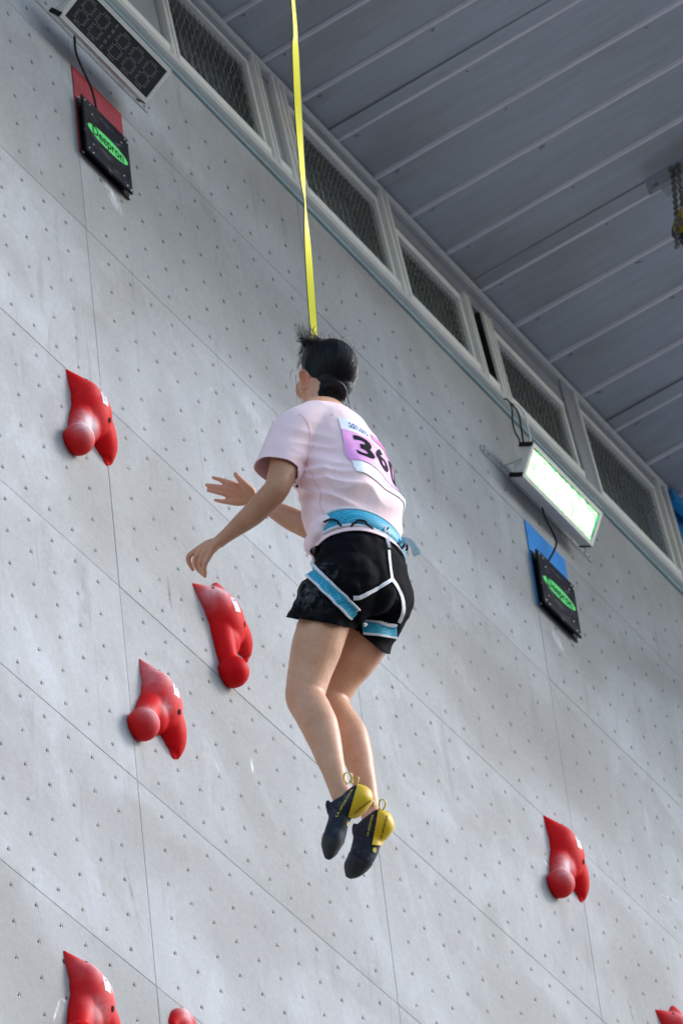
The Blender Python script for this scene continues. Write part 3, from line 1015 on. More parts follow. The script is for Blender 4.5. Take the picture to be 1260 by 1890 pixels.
fh = MB()
limb(fh, [(Vector((-0.05, -0.03, -0.004)), 0.022), (Vector((-0.022, 0.004, 0.0)), 0.030), (Vector((0.012, 0.024, 0.0)), 0.030), (Vector((0.038, 0.006, -0.002)), 0.030), (Vector((0.04, -0.05, -0.006)), 0.022)], 20)
ellip(fh, (0, -0.02, 0), [(0.045, 0, 0), (0, 0.05, 0), (0, 0, 0.035)])
fme = union(fh, 'foot_hold', 0.004, 5)
fme.materials.append(M['red'])
at = fme.attributes.new('chalk', 'FLOAT', 'POINT')
at.data.foreach_set('value', [0.8 * math.exp(-((v.co.x + 0.005) ** 2 + (v.co.y - 0.02) ** 2) / 0.03 ** 2) for v in fme.vertices])
fo = link('foot_hold', fme)
fo.matrix_world = WALL_M @ Matrix.Translation((0.118, -3.818, 0))
tag(fo, 'small rounded red foot hold with a bolt at the bottom edge of the picture', 'foot hold')
MB().cyl((0.012, -0.028, 0.02), (0.012, -0.028, 0.0365), 0.015, 0.014, 20).build('bolt_socket', M['dark'], fo)
MB().cyl((0.012, -0.028, 0.02), (0.012, -0.028, 0.040), 0.009, 0.0085, 14).build('bolt', M['steel'], fo)

# ------------------------------------------------------------------ roof beam, chain and belay device of the far lane
bm_ = MB().box(2.925, 2.932, -2.6, -0.850, 16.222, 16.309)
bm_.box(2.932, 2.985, -2.6, -0.90, 16.222, 16.230)
bm_.box(2.912, 2.925, -2.6, -0.868, 16.222, 16.2275)
bo = bm_.build('roof_beam', M['greypaint'], None, 0.0015)
tag(bo, 'grey steel channel bolted under the roof at the right edge', 'beam')
MB().cyl((2.925, -0.885, 16.258), (2.914, -0.885, 16.258), 0.0125, 0.011, 14).build('bolt', M['steel'], bo, smooth_ang=40)


def chain(name, pts, ll, r, label):
    t = empty(name, Matrix.Translation(pts[0]))
    path = [Vector(p) for p in catmull([tuple(p) for p in pts], 40)]
    acc = 0; last = path[0]; i = 0; prev = path[0]
    for p in path[1:]:
        acc += (p - prev).length; prev = p
        if acc >= ll * 0.72:
            c = (p + last) / 2; d = (p - last).normalized()
            s = d.orthogonal().normalized(); tt = d.cross(s)
            side = (s + tt).normalized() if i % 2 else (s - tt).normalized()
            ring = []
            for k in range(12):
                th = 2 * math.pi * k / 12
                ring.append(c + d * (ll * 0.5 * math.cos(th)) + side * (ll * 0.30 * math.sin(th)) - pts[0])
            MB().tube(ring, r, 6, closed=True).build('chain_link', M['chain'], t, smooth_ang=60)
            last = p; acc = 0; i += 1
    return tag(t, label, 'chain')


def YP(px, py, y):
    r = ray(px, py); return CAM_POS + r * ((y - CAM_POS.y) / r.y)


ct = Vector((2.918, -0.965, 16.285))
chain('chain', [ct, ct + Vector((-0.006, -0.002, -0.05)), YP(1246, 378, -0.965), YP(1248, 412, -0.965), YP(1249, 458, -0.965)], 0.030, 0.0036, 'dark steel chain hanging from the roof beam at the right edge')
ct2 = ct + Vector((0.0, -0.03, 0))
chain('chain', [ct2, YP(1258, 372, -0.985), YP(1257, 398, -0.985), YP(1252, 418, -0.985)], 0.030, 0.0036, 'short twisted chain beside the yellow and navy belay device')
M['yellow_dev'] = mat('yellow moulded cover', (0.62, 0.42, 0.01), 0.45, build=worn((0.62, 0.42, 0.01), 0.1, 20))
M['navy_dev'] = mat('navy moulded cover', (0.02, 0.035, 0.07), 0.45, build=worn((0.02, 0.035, 0.07), 0.1, 20))


def belay_device(c, label):
    ax = Vector((0.9, -0.25, -0.35)).normalized()
    t = empty('belay_device', Matrix.Translation(c))
    z = Vector((0, 0, 0))
    MB().cyl(z - ax * 0.06, z + ax * 0.06, 0.135, seg=40).build('drum', M['navy_dev'], t, 0.006, 40)
    MB().cyl(z - ax * 0.062, z - ax * 0.075, 0.118, 0.10, 36).build('cover', M['yellow_dev'], t, 0.002, 40)
    mb = MB()
    s = ax.orthogonal().normalized(); tt = ax.cross(s)
    for k in range(10):
        th = 2 * math.pi * k / 10
        p = (s * math.cos(th) + tt * math.sin(th)) * 0.085
        mb = MB().cyl(p - ax * 0.074, p - ax * 0.082, 0.007, seg=10); mb.build('bolt', M['steel'], t)
    MB().cyl((0, 0, 0.12), (0, 0, 0.24), 0.012, seg=12).build('hanger', M['chain'], t)
    return tag(t, label, 'belay device')


belay_device(YP(1247, 408, -0.97) + Vector((0.070, -0.095, 0.0)), 'round yellow and navy belay device half out of the right edge')

# ------------------------------------------------------------------ the climber
RT, FW, UP = Vector((1, 0, 0)), Vector((0, 1, 0)), Vector((0, 0, 1))
XC = -0.927
PXM = 1 / 673.3                     # metres per picture pixel at the climber


def J(px, py, dx=0.0):
    """point on a line of sight, dx metres to the climber's right of her middle plane"""
    r = ray(px, py)
    return CAM_POS + r * ((XC + dx - CAM_POS.x) / r.x)


def depth_of(p): return (p - CAM_POS).dot(CAM_F)
def DP(px, py, d): return CAM_POS + ray(px, py) * d
def IV(x, y, z): return CAM_R * x + CAM_D * y + CAM_F * z


BASE = J(655, 1600, 0.0)
person = empty('person', Matrix.Translation(BASE))
tag(person, 'climber in pink T-shirt, black shorts and turquoise harness hanging from yellow tape', 'person')


def pl(name, me, m, parent=None):
    me.transform(Matrix.Translation(-BASE))
    return link(name, me, m, parent or person)


def bvh_of(me):
    return BVHTree.FromPolygons([x.co.copy() for x in me.vertices], [tuple(p.vertices) for p in me.polygons])


def hit(bv, px, py, lift=0.0):
    r = ray(px, py).normalized()
    loc, nor, i, d = bv.ray_cast(DP(px, py, 14.5), r)
    for jx, jy in ((.35, .2), (-.3, .35), (.2, -.4), (-.4, -.3)):
        if loc is not None: break
        loc, nor, i, d = bv.ray_cast(DP(px + jx, py + jy, 14.5), r)
    if loc is None: return None
    if nor.dot(r) > 0: nor = -nor
    return loc + nor * lift


# ---- skin
def skin_nodes(nt, b):
    p = geo_pos(nt)
    at = nt.nodes.new('ShaderNodeAttribute'); at.attribute_name = 'flush_and_ear_glow'
    n1 = noise_tex(nt, p, 14, 4, 0.6); n2 = noise_tex(nt, p, 90, 4, 0.6); n3 = noise_tex(nt, p, 900, 2, 0.5)
    c = ramp(nt, n1, [(0.3, (0.56, 0.275, 0.155)), (0.7, (0.655, 0.355, 0.22))])
    c = mixc(nt, at.outputs['Fac'], c, (0.70, 0.25, 0.16))
    at2 = nt.nodes.new('ShaderNodeAttribute'); at2.attribute_name = 'tan'
    c = mixc(nt, at2.outputs['Fac'], c, (0.33, 0.145, 0.07))
    c = mixc(nt, 1.0, c, ramp(nt, n2, [(0.3, (0.94, 0.92, 0.91)), (0.7, (1.04, 1.03, 1.03))]), 'MULTIPLY')
    nt.links.new(c, b.inputs['Base Color'])
    b.inputs['Subsurface Weight'].default_value = 0.06
    b.inputs['Subsurface Radius'].default_value = (0.012, 0.005, 0.003)
    b.inputs['Subsurface Scale'].default_value = 0.6
    bump(nt, b, n3, 0.12, 0.0006)


M['skin'] = mat('skin', (0.46, 0.27, 0.17), 0.48, spec=0.35, build=skin_nodes)
body = MB()


def tsec(px, py, a, b, dx=0.0): return (J(px, py, dx), RT * a, FW * b)


loft(body, [tsec(670, 1128, .09, .07), tsec(670, 1100, .125, .085), tsec(667, 1065, .130, .088), tsec(660, 1017, .118, .080), tsec(650, 960, .125, .088), tsec(630, 880, .145, .10), tsec(613, 815, .155, .092), tsec(602, 778, .115, .070), tsec(598, 758, .06, .055)], 28)
limb(body, [(J(604, 775, 0), .052), (J(598, 742, .0), .047), (J(596, 712, .0), .047)])
# head
HC = J(604, 686, 0.01)
HD = depth_of(HC)
hf = IV(-0.53, -0.02, 0.85).normalized()
hu = IV(0.02, -1.0, 0.0); hu = (hu - hf * hu.dot(hf)).normalized()
hl = hu.cross(hf).normalized()


def HP(l, f, u): return HC + hl * l + hf * f + hu * u


ellip(body, HP(0, -0.004, 0.004), [hl * .0645, hf * .086, hu * .078], 28, 18)
ellip(body, HP(0, 0.034, -0.040), [hl * .062, hf * .062, hu * .072], 24, 16)
ellip(body, HP(0, 0.020, -0.060), [hl * .058, hf * .060, hu * .044], 24, 16)
ellip(body, HP(0, 0.066, -0.092), [hl * .026, hf * .024, hu * .022])
for s in (-1, 1):
    ellip(body, HP(s * 0.040, 0.060, -0.050), [hl * .024, hf * .026, hu * .030])      # cheeks
    ellip(body, HP(s * 0.024, 0.076, 0.004), [hl * .018, hf * .010, hu * .009])       # brows
limb(body, [(HP(0, 0.088, -0.012), .008), (HP(0, 0.103, -0.036), .010), (HP(0, 0.106, -0.048), .012)])
ellip(body, HP(0, 0.090, -0.070), [hl * .022, hf * .010, hu * .008])
# ears
for s in (1, -1):
    if s == 1:
        d = depth_of(HP(0.072, -0.004, -0.02)) - 0.014
        E = lambda x, y, dz=0.0: DP(x, y, d + dz)
        limb(body, [(E(553, 697), .0040), (E(553, 688), .0042), (E(558, 683.5), .0042), (E(565, 686), .0042, ), (E(570, 694, -.004), .0044), (E(570, 705, -.004), .0044), (E(566, 713), .0044), (E(560, 718), .0052), (E(556, 716), .0046)], 10)
        ellip(body, E(561.5, 701, .003), [IV(9 * PXM, 2 * PXM, 0), IV(0, 15 * PXM, 0), IV(.001, 0, .004)])
        ellip(body, E(566, 703, .012), [IV(7 * PXM, 0, 0), IV(0, 14 * PXM, 0), IV(0, 0, .014)])
    else:
        ellip(body, HP(-0.080, -0.006, -0.022), [hl * .007 - hf * .004, hf * .014 - hl * .008, hu * .030])
# arms
limb(body, [(J(566, 790, -.12), .050), (J(540, 806, -.165), .047), (J(527, 848, -.195), .042), (J(519, 878, -.215), .0385), (J(510, 902, -.225), .0355), (J(494, 921, -.222), .0350), (J(470, 946, -.215), .0325), (J(440, 971, -.207), .0255), (J(420, 987, -.203), .0205), (J(405, 999, -.2), .0180)], 22)
limb(body, [(J(650, 835, .13), .050), (J(648, 860, .165), .046), (J(634, 920, .19), .040), (J(604, 984, .20), .036), (J(575, 975, .185), .0345), (J(540, 959, .165), .0325), (J(505, 940, .145), .026), (J(484, 927, .13), .020), (J(470, 919, .12), .0175)], 22)
# left hand, hanging with bent fingers
wl_ = J(405, 999, -.2)
DW = depth_of(wl_)
for (kx, ky, dk, chain_) in ((366, 1013, .016, [(348.5, 1027, .024), (350, 1040, .026), (356, 1051, .024)]),
                             (371, 1015, .004, [(360, 1034, .004), (364, 1049, .006), (374, 1060, .004)]),
                             (379, 1018, -.009, [(369, 1037, -.014), (372, 1052, -.012), (378, 1063, -.012)]),
                             (388, 1022, -.019, [(379, 1039, -.028), (377, 1050, -.028), (379, 1058, -.026)])):
    k = DP(kx, ky, DW + dk)
    limb(body, [(DP(406, 998, DW + dk * .4), .0135), (DP((406 + kx) / 2 - 2, (998 + ky) / 2 - 2, DW + dk * .8), .0112), (k, .0092)], 12)
    limb(body, [(k, .0090)] + [(DP(x, y, DW + d), r) for (x, y, d), r in zip(chain_, (.0079, .0070, .0060))], 12)
limb(body, [(DP(402, 1004, DW + .014), .012), (DP(385, 1022, DW + .034), .0105), (DP(371, 1033, DW + .045), .0082), (DP(363, 1047, DW + .045), .0065)], 12)
# right hand, open palm towards the viewer
wr = J(470, 919, .12)
DR = depth_of(wr)
for (kx, ky, chain_, rr) in ((423, 892, [(408, 886, .004), (393.5, 881.5, .006)], .0072), (420, 902.5, [(399, 898, -.002), (381.5, 895, 0)], .0074),
                             (421, 912.5, [(402, 908.5, -.003), (384, 905, 0)], .0072), (424, 926, [(410, 925.5, -.002), (397, 923, .002)], .0066)):
    k = DP(kx, ky, DR - .006)
    limb(body, [(DP(466, 916 + (ky - 908) * .25, DR), .0135), (DP((466 + kx) / 2, 916 + (ky - 912) * .7, DR - .003), .0128), (k, .0098)], 12)
    limb(body, [(k, .0088), (DP(chain_[0][0], chain_[0][1], DR + chain_[0][2] - .006), rr), (DP(chain_[1][0], chain_[1][1], DR + chain_[1][2] - .004), rr * .82)], 12)
limb(body, [(DP(463, 906, DR - .010), .0145), (DP(451, 894, DR - .018), .0120), (DP(441.5, 883.5, DR - .020), .0085), (DP(435, 875.5, DR - .018), .0070)], 12)
ellip(body, DP(443, 909, DR - .002), [IV(.030, .004, 0), IV(-.002, .024, 0), IV(0, 0, .012)])
# legs
LL = [(636, 1075, .070), (603, 1140, .068), (585, 1192, .069), (573, 1233, .0615), (565.5, 1268, .0550), (564, 1290, .0535), (578, 1316, .0515), (592, 1347, .0490), (605, 1388, .0395), (615, 1419, .0325), (623, 1448, .0285), (634, 1476, .0275)]
limb(body, [(J(x, y, -.088), r) for x, y, r in LL], 26)
RL = [(700, 1115, .070), (672, 1180, .071), (652, 1213, .0665), (637, 1233, .0630), (621, 1262, .0560), (610, 1290, .0520), (614, 1311, .0505), (632, 1338, .0495), (647, 1362, .0480), (661, 1400, .0400), (671, 1440, .0330), (680, 1484, .0285), (686, 1508, .0275)]
limb(body, [(J(x, y, .088), r) for x, y, r in RL], 26)
ellip(body, J(541, 1287, -.088), [IV(.020, 0, 0), IV(0, .026, 0), IV(0, 0, .026)])     # knee cap
limb(body, [(J(655, 1232, .075), .012), (J(633, 1268, .072), .009), (J(622, 1296, .070), .009), (J(628, 1318, .07), .010)], 12)
# feet inside the shoes
limb(body, [(J(638, 1480, -.088), .026), (J(624, 1520, -.088), .022), (J(612, 1560, -.088), .014)])
limb(body, [(J(690, 1512, .088), .026), (J(676, 1555, .088), .022), (J(655, 1590, .088), .014)])
bme = union(body, 'body', 0.0030, 5)
bme.update()
_nv = [v.normal.copy() for v in bme.vertices]
for v, n in zip(bme.vertices, _nv):
    v.co = v.co + n * (noise.noise(v.co * 16) * .0014 + noise.noise(v.co * 45) * .0004)
fl = bme.attributes.new('flush_and_ear_glow', 'FLOAT', 'POINT'); tn = bme.attributes.new('tan', 'FLOAT', 'POINT')
spots = [(DP(400, 903, DR), .07, .45), (DP(388, 900, DR), .03, .35), (DP(365, 1040, DW), .06, .35), (J(564, 1290, -.088), .06, .22), (DP(560, 700, depth_of(HP(0.072, -0.004, -0.02)) - .014), .022, 1.0), (J(610, 1295, .088), .05, .12)]  # pinker hands and knees; the ear spot paints light shining through it
arm_pts = [(J(519, 878, -.215), .09, .55), (J(490, 925, -.22), .09, .6), (J(445, 968, -.207), .08, .45), (J(590, 980, .19), .09, .6), (J(540, 959, .165), .08, .5), (J(575, 735, 0), .06, .25)]
co = np.empty(len(bme.vertices) * 3); bme.vertices.foreach_get('co', co); co = co.reshape(-1, 3)


def blobs(L):
    v = np.zeros(len(co))
    for p, r, a in L:
        d2 = ((co - np.array(p)) ** 2).sum(1) / r ** 2
        v = np.maximum(v, a * np.exp(-d2))
    return v


fl.data.foreach_set('value', blobs(spots)); tn.data.foreach_set('value', blobs(arm_pts))
bbv = bvh_of(bme)
pl('body', bme, M['skin'])

# ---- hair
def hair_nodes(nt, b):
    uv = nt.nodes.new('ShaderNodeUVMap').outputs[0]
    n1 = noise_tex(nt, uv, 1.0, 4, 0.6, (55, 1.2, 1))
    n2 = noise_tex(nt, uv, 1.0, 2, 0.6, (160, 2.0, 1))
    nt.links.new(ramp(nt, n1, [(0.3, (0.0035, 0.003, 0.004)), (0.75, (0.012, 0.008, 0.007))]), b.inputs['Base Color'])
    nt.links.new(ramp(nt, n2, [(0.3, (0.34, 0.34, 0.34)), (0.7, (0.55, 0.55, 0.55))]), b.inputs['Roughness'])
    bump(nt, b, mth(nt, 'ADD', n1, mth(nt, 'MULTIPLY', n2, 0.5)), 0.7, 0.004)


M['hair'] = mat('dark hair', (0.006, 0.005, 0.005), 0.4, spec=0.22, build=hair_nodes)
M['strand'] = mat('loose dark hair', (0.006, 0.005, 0.005), 0.5, spec=0.2, build=worn((0.006, 0.005, 0.005), 0.3, 50))
hb = MB()
ellip(hb, HP(0, -0.020, 0.008), [hl * .0705, hf * .084, hu * .085], 32, 20)
ellip(hb, HP(0, 0.018, 0.030), [hl * .0655, hf * .068, hu * .062], 28, 16)
ellip(hb, HP(0.004, -0.050, -0.036), [hl * .052, hf * .050, hu * .045], 24, 16)
bd_ = HD - 0.110
ellip(hb, DP(612, 722, bd_ + .03), [IV(27 * PXM, 3 * PXM, 0), IV(0, 24 * PXM, 0), IV(0, 0, .040)])
ellip(hb, DP(609, 744, bd_ + .014), [IV(24 * PXM, 2 * PXM, 0), IV(0, 13 * PXM, 0), IV(0, 0, .034)])
ring = []
for i in range(14):
    th = 2 * math.pi * i / 14
    ring.append(DP(612 + 17 * math.cos(th), 728 + 14 * math.sin(th), bd_ + .004 * math.sin(th * 2)))
hb.tube(ring, .0125, 12, closed=True)
limb(hb, [(DP(598, 717, bd_ + .002), .008), (DP(612, 709, bd_ - .012), .009), (DP(627, 710, bd_ - .014), .0095), (DP(635, 722, bd_ - .010), .0095), (DP(632, 736, bd_ + .0), .0085), (DP(626, 742, bd_ + .010), .006)], 12)
limb(hb, [(DP(622, 735, bd_ + .01), .007), (DP(628, 747, bd_ + .014), .005), (DP(630, 756, bd_ + .018), .003)], 10)
ellip(hb, DP(611, 700, HD - .035), [IV(36 * PXM, 0, 0), IV(-4 * PXM, 44 * PXM, 0), IV(0, 0, .062)], 28, 18)
ellip(hb, DP(617, 742, bd_ + .018), [IV(24 * PXM, 6 * PXM, 0), IV(0, 17 * PXM, 0), IV(0, 0, .04)], 24, 14)
hme = union(hb, 'hair', 0.0034, 4)
uvl = hme.uv_layers.new(name='UVMap')
cx, cy = 612, 722
bc = DP(cx, cy, bd_)
for lp in hme.loops:
    p = hme.vertices[lp.vertex_index].co - bc
    x, y = p.dot(CAM_R), p.dot(CAM_D); z = p.dot(CAM_F)
    rr = math.sqrt(x * x + y * y + z * z)
    uvl.data[lp.index].uv = (math.atan2(y, x) / 6.2832 * 1.0, rr * 6)
hair = pl('hair', hme, M['hair'])
rs = random.Random(21)
st = MB()


def strand(p0, p1, p2, p3, r):
    pts = []
    for i in range(9):
        t = i / 8
        pts.append(tuple(a * (1 - t) ** 3 + 3 * b_ * t * (1 - t) ** 2 + 3 * c_ * t * t * (1 - t) + d_ * t ** 3 for a, b_, c_, d_ in zip(p0, p1, p2, p3)))
    st.tube(pts, [r * (1 - 0.75 * i / 8) for i in range(9)], 4)


for i in range(120):                  # forelock blown up
    x = rs.uniform(560, 602); d = HD + rs.uniform(0.0, 0.05)
    tx = 566 + (x - 580) * 0.5 + rs.uniform(-12, 14); ty = rs.uniform(594, 626)
    bend = rs.uniform(-14, 4)
    strand(DP(x, 634 + (580 - x) * .25 + rs.uniform(-1, 6), d), DP(x - 8 + bend * .3, 622, d), DP((x + tx) / 2 - 10 + bend, ty + 14, d), DP(tx, ty, d), rs.uniform(.0005, .0012))
for i in range(520):                  # combed strands drawn back to the knot
    th = rs.uniform(0, 6.2832)
    e0 = HP(0, -0.020, 0.008)
    a0 = Vector((math.cos(th), math.sin(th) * .99))
    f0 = rs.uniform(.25, .75)
    st_dir = Vector((a0.x * .97, f0 * .9, a0.y * .97))       # left, forward, up
    kn = bc - e0
    kd = Vector((kn.dot(hl) / .0705, kn.dot(hf) / .084, kn.dot(hu) / .085)).normalized()
    st_dir.normalize()
    pts_ = []
    jit = rs.uniform(-.06, .06)
    for t in range(11):
        q = st_dir.slerp(kd, t / 10 * .92)
        k_ = 1.004 + .008 * math.sin(t / 10 * 3.14) + rs.uniform(-.001, .001)
        pts_.append(e0 + hl * (q.x * .0705 * k_ + jit * .01) + hf * (q.y * .084 * k_) + hu * (q.z * .085 * k_))
    st.tube(pts_, [.0006 + .0006 * math.sin(t / 10 * 3.14) for t in range(11)], 4)
for i in range(70):                   # hair wound round the knot
    ph = rs.uniform(0, 6.28); w0 = rs.uniform(0, 6.28); rr_ = .0127
    pts_ = []
    for t in range(10):
        th = ph + t * .28; w_ = w0 + t * .12
        cc_ = DP(612 + 17 * math.cos(th), 728 + 14 * math.sin(th), bd_ + .004 * math.sin(th * 2))
        out_ = (DP(612 + 18 * math.cos(th), 728 + 15 * math.sin(th), bd_) - DP(612 + 17 * math.cos(th), 728 + 14 * math.sin(th), bd_)).normalized()
        pts_.append(cc_ + out_ * (rr_ * math.cos(w_)) - CAM_F * (rr_ * abs(math.sin(w_))))
    st.tube(pts_, [.0004 + .0006 * math.sin(t / 9 * 3.14) for t in range(10)], 4)
for i in range(34):                   # curls at the front hairline
    y = rs.uniform(628, 652)
    x = 572 - (y - 628) * .35; d = HD + rs.uniform(.01, .05)
    strand(DP(x + 14, y - 3, d), DP(x - 4, y - 6, d), DP(x - 16 + rs.uniform(-4, 4), y + 4, d), DP(x - 12 + rs.uniform(-6, 5), y + rs.uniform(6, 16), d), rs.uniform(.0005, .0010))
for i in range(26):                   # fly away hairs over the crown
    x = rs.uniform(585, 655); y = 628 + max(0, (x - 630)) * 1.0
    tx = x + rs.uniform(-20, 26); ty = y - rs.uniform(8, 30)
    d = HD + rs.uniform(-.05, .03)
    strand(DP(x, y + 5, d), DP(x + rs.uniform(-6, 6), y - 5, d), DP(tx - rs.uniform(4, 14), ty, d), DP(tx, ty + rs.uniform(-2, 9), d), .00032)
for i in range(10):                   # by the temple
    y = rs.uniform(655, 676); d = HD + .02
    strand(DP(558, y - 8, d), DP(553, y, d), DP(548 + rs.uniform(-2, 2), y + 6, d), DP(549 + rs.uniform(-3, 3), y + 14, d), .0005)
strand(DP(540, 682, HD + .02), DP(535, 690, HD + .02), DP(533, 702, HD + .02), DP(538, 703, HD + .02), .0007)
strand(DP(546, 693, HD - .03), DP(545, 712, HD - .05), DP(552, 735, HD - .06), DP(562, 752, HD - .06), .0007)
strand(DP(547, 720, HD - .03), DP(548, 732, HD - .04), DP(549, 748, HD - .04), DP(550, 755, HD - .04), .0004)
for i in range(9):                    # tail under the knot
    x = rs.uniform(626, 644)
    strand(DP(x - 2, 728, bd_ + .03), DP(x, 740, bd_ + .03), DP(x + 1, 748, bd_ + .03), DP(x + rs.uniform(-3, 4), rs.uniform(752, 762), bd_ + .03), .0006)
strand(DP(640, 727, bd_ + .03), DP(643, 738, bd_ + .03), DP(646, 750, bd_ + .03), DP(647, 760, bd_ + .03), .0022)
tag(pl('hair_strands', st.mesh('hair_strands', 0, 60), M['strand'], hair), kind='stuff')
er = MB(); ed = depth_of(HP(0.075, 0, -.03)) - .012
er.tube([DP(555.5 + 3.2 * math.cos(a), 718 + 3.6 * math.sin(a), ed) for a in [i * .5236 for i in range(12)]], .0007, 6, closed=True)
pl('earring', er.mesh('earring', 0, 60), M['steel'])
M['eye'] = mat('eye', (0.7, 0.68, 0.66), 0.15, build=worn((0.7, 0.68, 0.66), 0.03))
M['iris'] = mat('iris', (0.03, 0.017, 0.01), 0.15, build=worn((0.03, 0.017, 0.01), 0.1))
for s in (-1, 1):
    e = MB(); ellip(e, HP(s * .031, .0805, -.010), [hl * .011, hf * .0105, hu * .009]); eo = pl('eye', e.mesh('eye', 0, 180), M['eye'])
    e = MB(); ellip(e, HP(s * .031, .0905, -.009), [hl * .005, hf * .0012, hu * .005]); pl('iris', e.mesh('iris', 0, 180), M['iris'], eo)


# ---- cloth helpers
def displace(me, fn):
    me.update()
    nrm = [v.normal.copy() for v in me.vertices]
    for v, n in zip(me.vertices, nrm):
        v.co = v.co + n * fn(v.co, n)


def img(p):
    q = p - CAM_POS; d = q.dot(CAM_F)
    return 630 + FPX * q.dot(CAM_R) / d, 945 + FPX * q.dot(CAM_D) / d


def cut(me, planes_keep, local=None):
    """cut away what lies beyond each plane; only inside the ball local=(centre, radius) if given"""
    bm = bmesh.new(); bm.from_mesh(me)
    for co_, no_, loc in planes_keep:
        if loc is None:
            gv = bm.verts[:]; ge = bm.edges[:]; gf = bm.faces[:]
        else:
            inside = loc if callable(loc) else (lambda q, c=loc[0], r=loc[1]: (q - c).length < r)
            gf = [f for f in bm.faces if inside(f.calc_center_median())]
            es = set(); vs = set()
            for f in gf:
                es.update(f.edges); vs.update(f.verts)
            gv = list(vs); ge = list(es)
        bmesh.ops.bisect_plane(bm, geom=gv + ge + gf, plane_co=co_, plane_no=no_, dist=1e-6)
        dead = [f for f in bm.faces if (f.calc_center_median() - co_).dot(no_) > 1e-5 and (loc is None or inside(f.calc_center_median()))]
        bmesh.ops.delete(bm, geom=dead, context='FACES')
    bm.to_mesh(me); bm.free()


def shell(me, t, rim=True, offset=-1.0):
    o = bpy.data.objects.new('tmp', me); COL.objects.link(o)
    s = o.modifiers.new('s', 'SOLIDIFY'); s.thickness = t; s.offset = offset; s.use_rim = True
    dg = bpy.context.evaluated_depsgraph_get(); dg.update()
    out = bpy.data.meshes.new_from_object(o.evaluated_get(dg), depsgraph=dg)
    bpy.data.objects.remove(o, do_unlink=True)
    out.materials.clear(); smooth(out, 60)
    return out


def patch(me, planes, lift, t, facing=None):
    """a piece of cloth cut from a surface by planes (point, outward normal), laid over it"""
    c = me.copy()
    if facing is not None:
        bm = bmesh.new(); bm.from_mesh(c)
        bmesh.ops.delete(bm, geom=[f for f in bm.faces if f.normal.dot(facing) < 0.02], context='FACES')
        bm.to_mesh(c); bm.free()
    cut(c, [(a, b, None) for a, b in planes])
    c.update()
    nr = [v.normal.copy() for v in c.vertices]
    for v, n in zip(c.vertices, nr): v.co = v.co + n * lift
    return shell(c, t, offset=1.0)


def ribbon(bv, pts, w, lift, n=8):
    """a flat strap laid over a surface along picture points"""
    path = catmull(pts, n); vs = []; fs = []
    for i, p in enumerate(path):
        q = path[min(i + 1, len(path) - 1)] - path[max(i - 1, 0)]
        q = q / (np.hypot(*q) + 1e-9)
        nn = np.array([-q[1], q[0]])
        row = []
        for s in (-1, -.33, .33, 1):
            h = hit(bv, p[0] + nn[0] * w / 2 * s, p[1] + nn[1] * w / 2 * s, lift)
            row.append(h)
        good = [h for h in row if h is not None]
        if not good:
            if vs: vs += [v.copy() for v in vs[-4:]]
            continue
        dm = sum(depth_of(g) for g in good) / len(good)
        for k, s in enumerate((-1, -.33, .33, 1)):
            h = row[k]
            if h is None or abs(depth_of(h) - dm) > .03:
                h = DP(p[0] + nn[0] * w / 2 * s, p[1] + nn[1] * w / 2 * s, dm)
            vs.append(h)
    m_ = len(vs) // 4
    for i in range(m_ - 1):
        for k in range(3):
            fs.append((i * 4 + k, i * 4 + k + 1, (i + 1) * 4 + k + 1, (i + 1) * 4 + k))
    mb = MB().add(vs, fs)
    return shell(mb.mesh('ribbon'), 0.0016, offset=1.0)


def cord(bv, pts, r, lift, n=8):
    path = catmull(pts, n); out = []; last = None
    first = [h for h in (hit(bv, p[0], p[1], lift) for p in path) if h is not None]
    if first: last = depth_of(first[0])
    for p in path:
        h = hit(bv, p[0], p[1], lift)
        if h is None or (last is not None and abs(depth_of(h) - last) > .06):
            h = DP(p[0], p[1], last if last is not None else 15.2)
        last = depth_of(h); out.append(h)
    return MB().tube(out, r, 6).mesh('cord', 0, 70)


# ---- T-shirt
def shirt_nodes(nt, b):
    p = geo_pos(nt)
    n1 = noise_tex(nt, p, 700, 2, 0.5); n2 = noise_tex(nt, p, 12, 3, 0.5)
    nt.links.new(ramp(nt, n2, [(0.3, (0.93, 0.66, 0.665)), (0.7, (0.95, 0.70, 0.70))]), b.inputs['Base Color'])
    bump(nt, b, n1, 0.15, 0.0006)


M['shirt'] = mat('pink knit', (0.82, 0.56, 0.61), 0.75, spec=0.25, build=shirt_nodes, Sheen_Weight=0.15)
sh = MB()
loft(sh, [tsec(668, 1062, .156, .118), tsec(664, 1040, .154, .116), tsec(659, 1014, .138, .099), tsec(656, 988, .144, .106), tsec(650, 955, .155, .121), tsec(639, 908, .162, .125), tsec(627, 862, .172, .125), tsec(617, 820, .170, .113), tsec(609, 794, .140, .092), tsec(604, 775, .090, .068), tsec(602, 765, .060, .050)], 36)
ls = [(J(585, 793, -.09), .085), (J(550, 803, -.155), .0745), (J(526, 835, -.187), .0665), (J(509, 868, -.205), .0620), (J(501, 886, -.212), .062)]
limb(sh, ls, 26)
limb(sh, [(J(640, 832, .09), .085), (J(650, 860, .150), .074), (J(640, 905, .175), .066), (J(628, 940, .19), .062)], 24)
ellip(sh, J(590, 936, -.06), [IV(33 * PXM, 0, 0), IV(4 * PXM, 32 * PXM, 0), IV(0, 0, .07)])
ellip(sh, J(603, 962, -.07), [IV(30 * PXM, -8 * PXM, 0), IV(0, 14 * PXM, 0), IV(0, 0, .06)])
ellip(sh, J(587, 984, -.135), [IV(17 * PXM, -5 * PXM, 0), IV(0, 19 * PXM, 0), IV(0, 0, .038)])
ellip(sh, J(581, 1000, -.115), [IV(17 * PXM, -6 * PXM, 0), IV(0, 24 * PXM, 0), IV(0, 0, .045)])
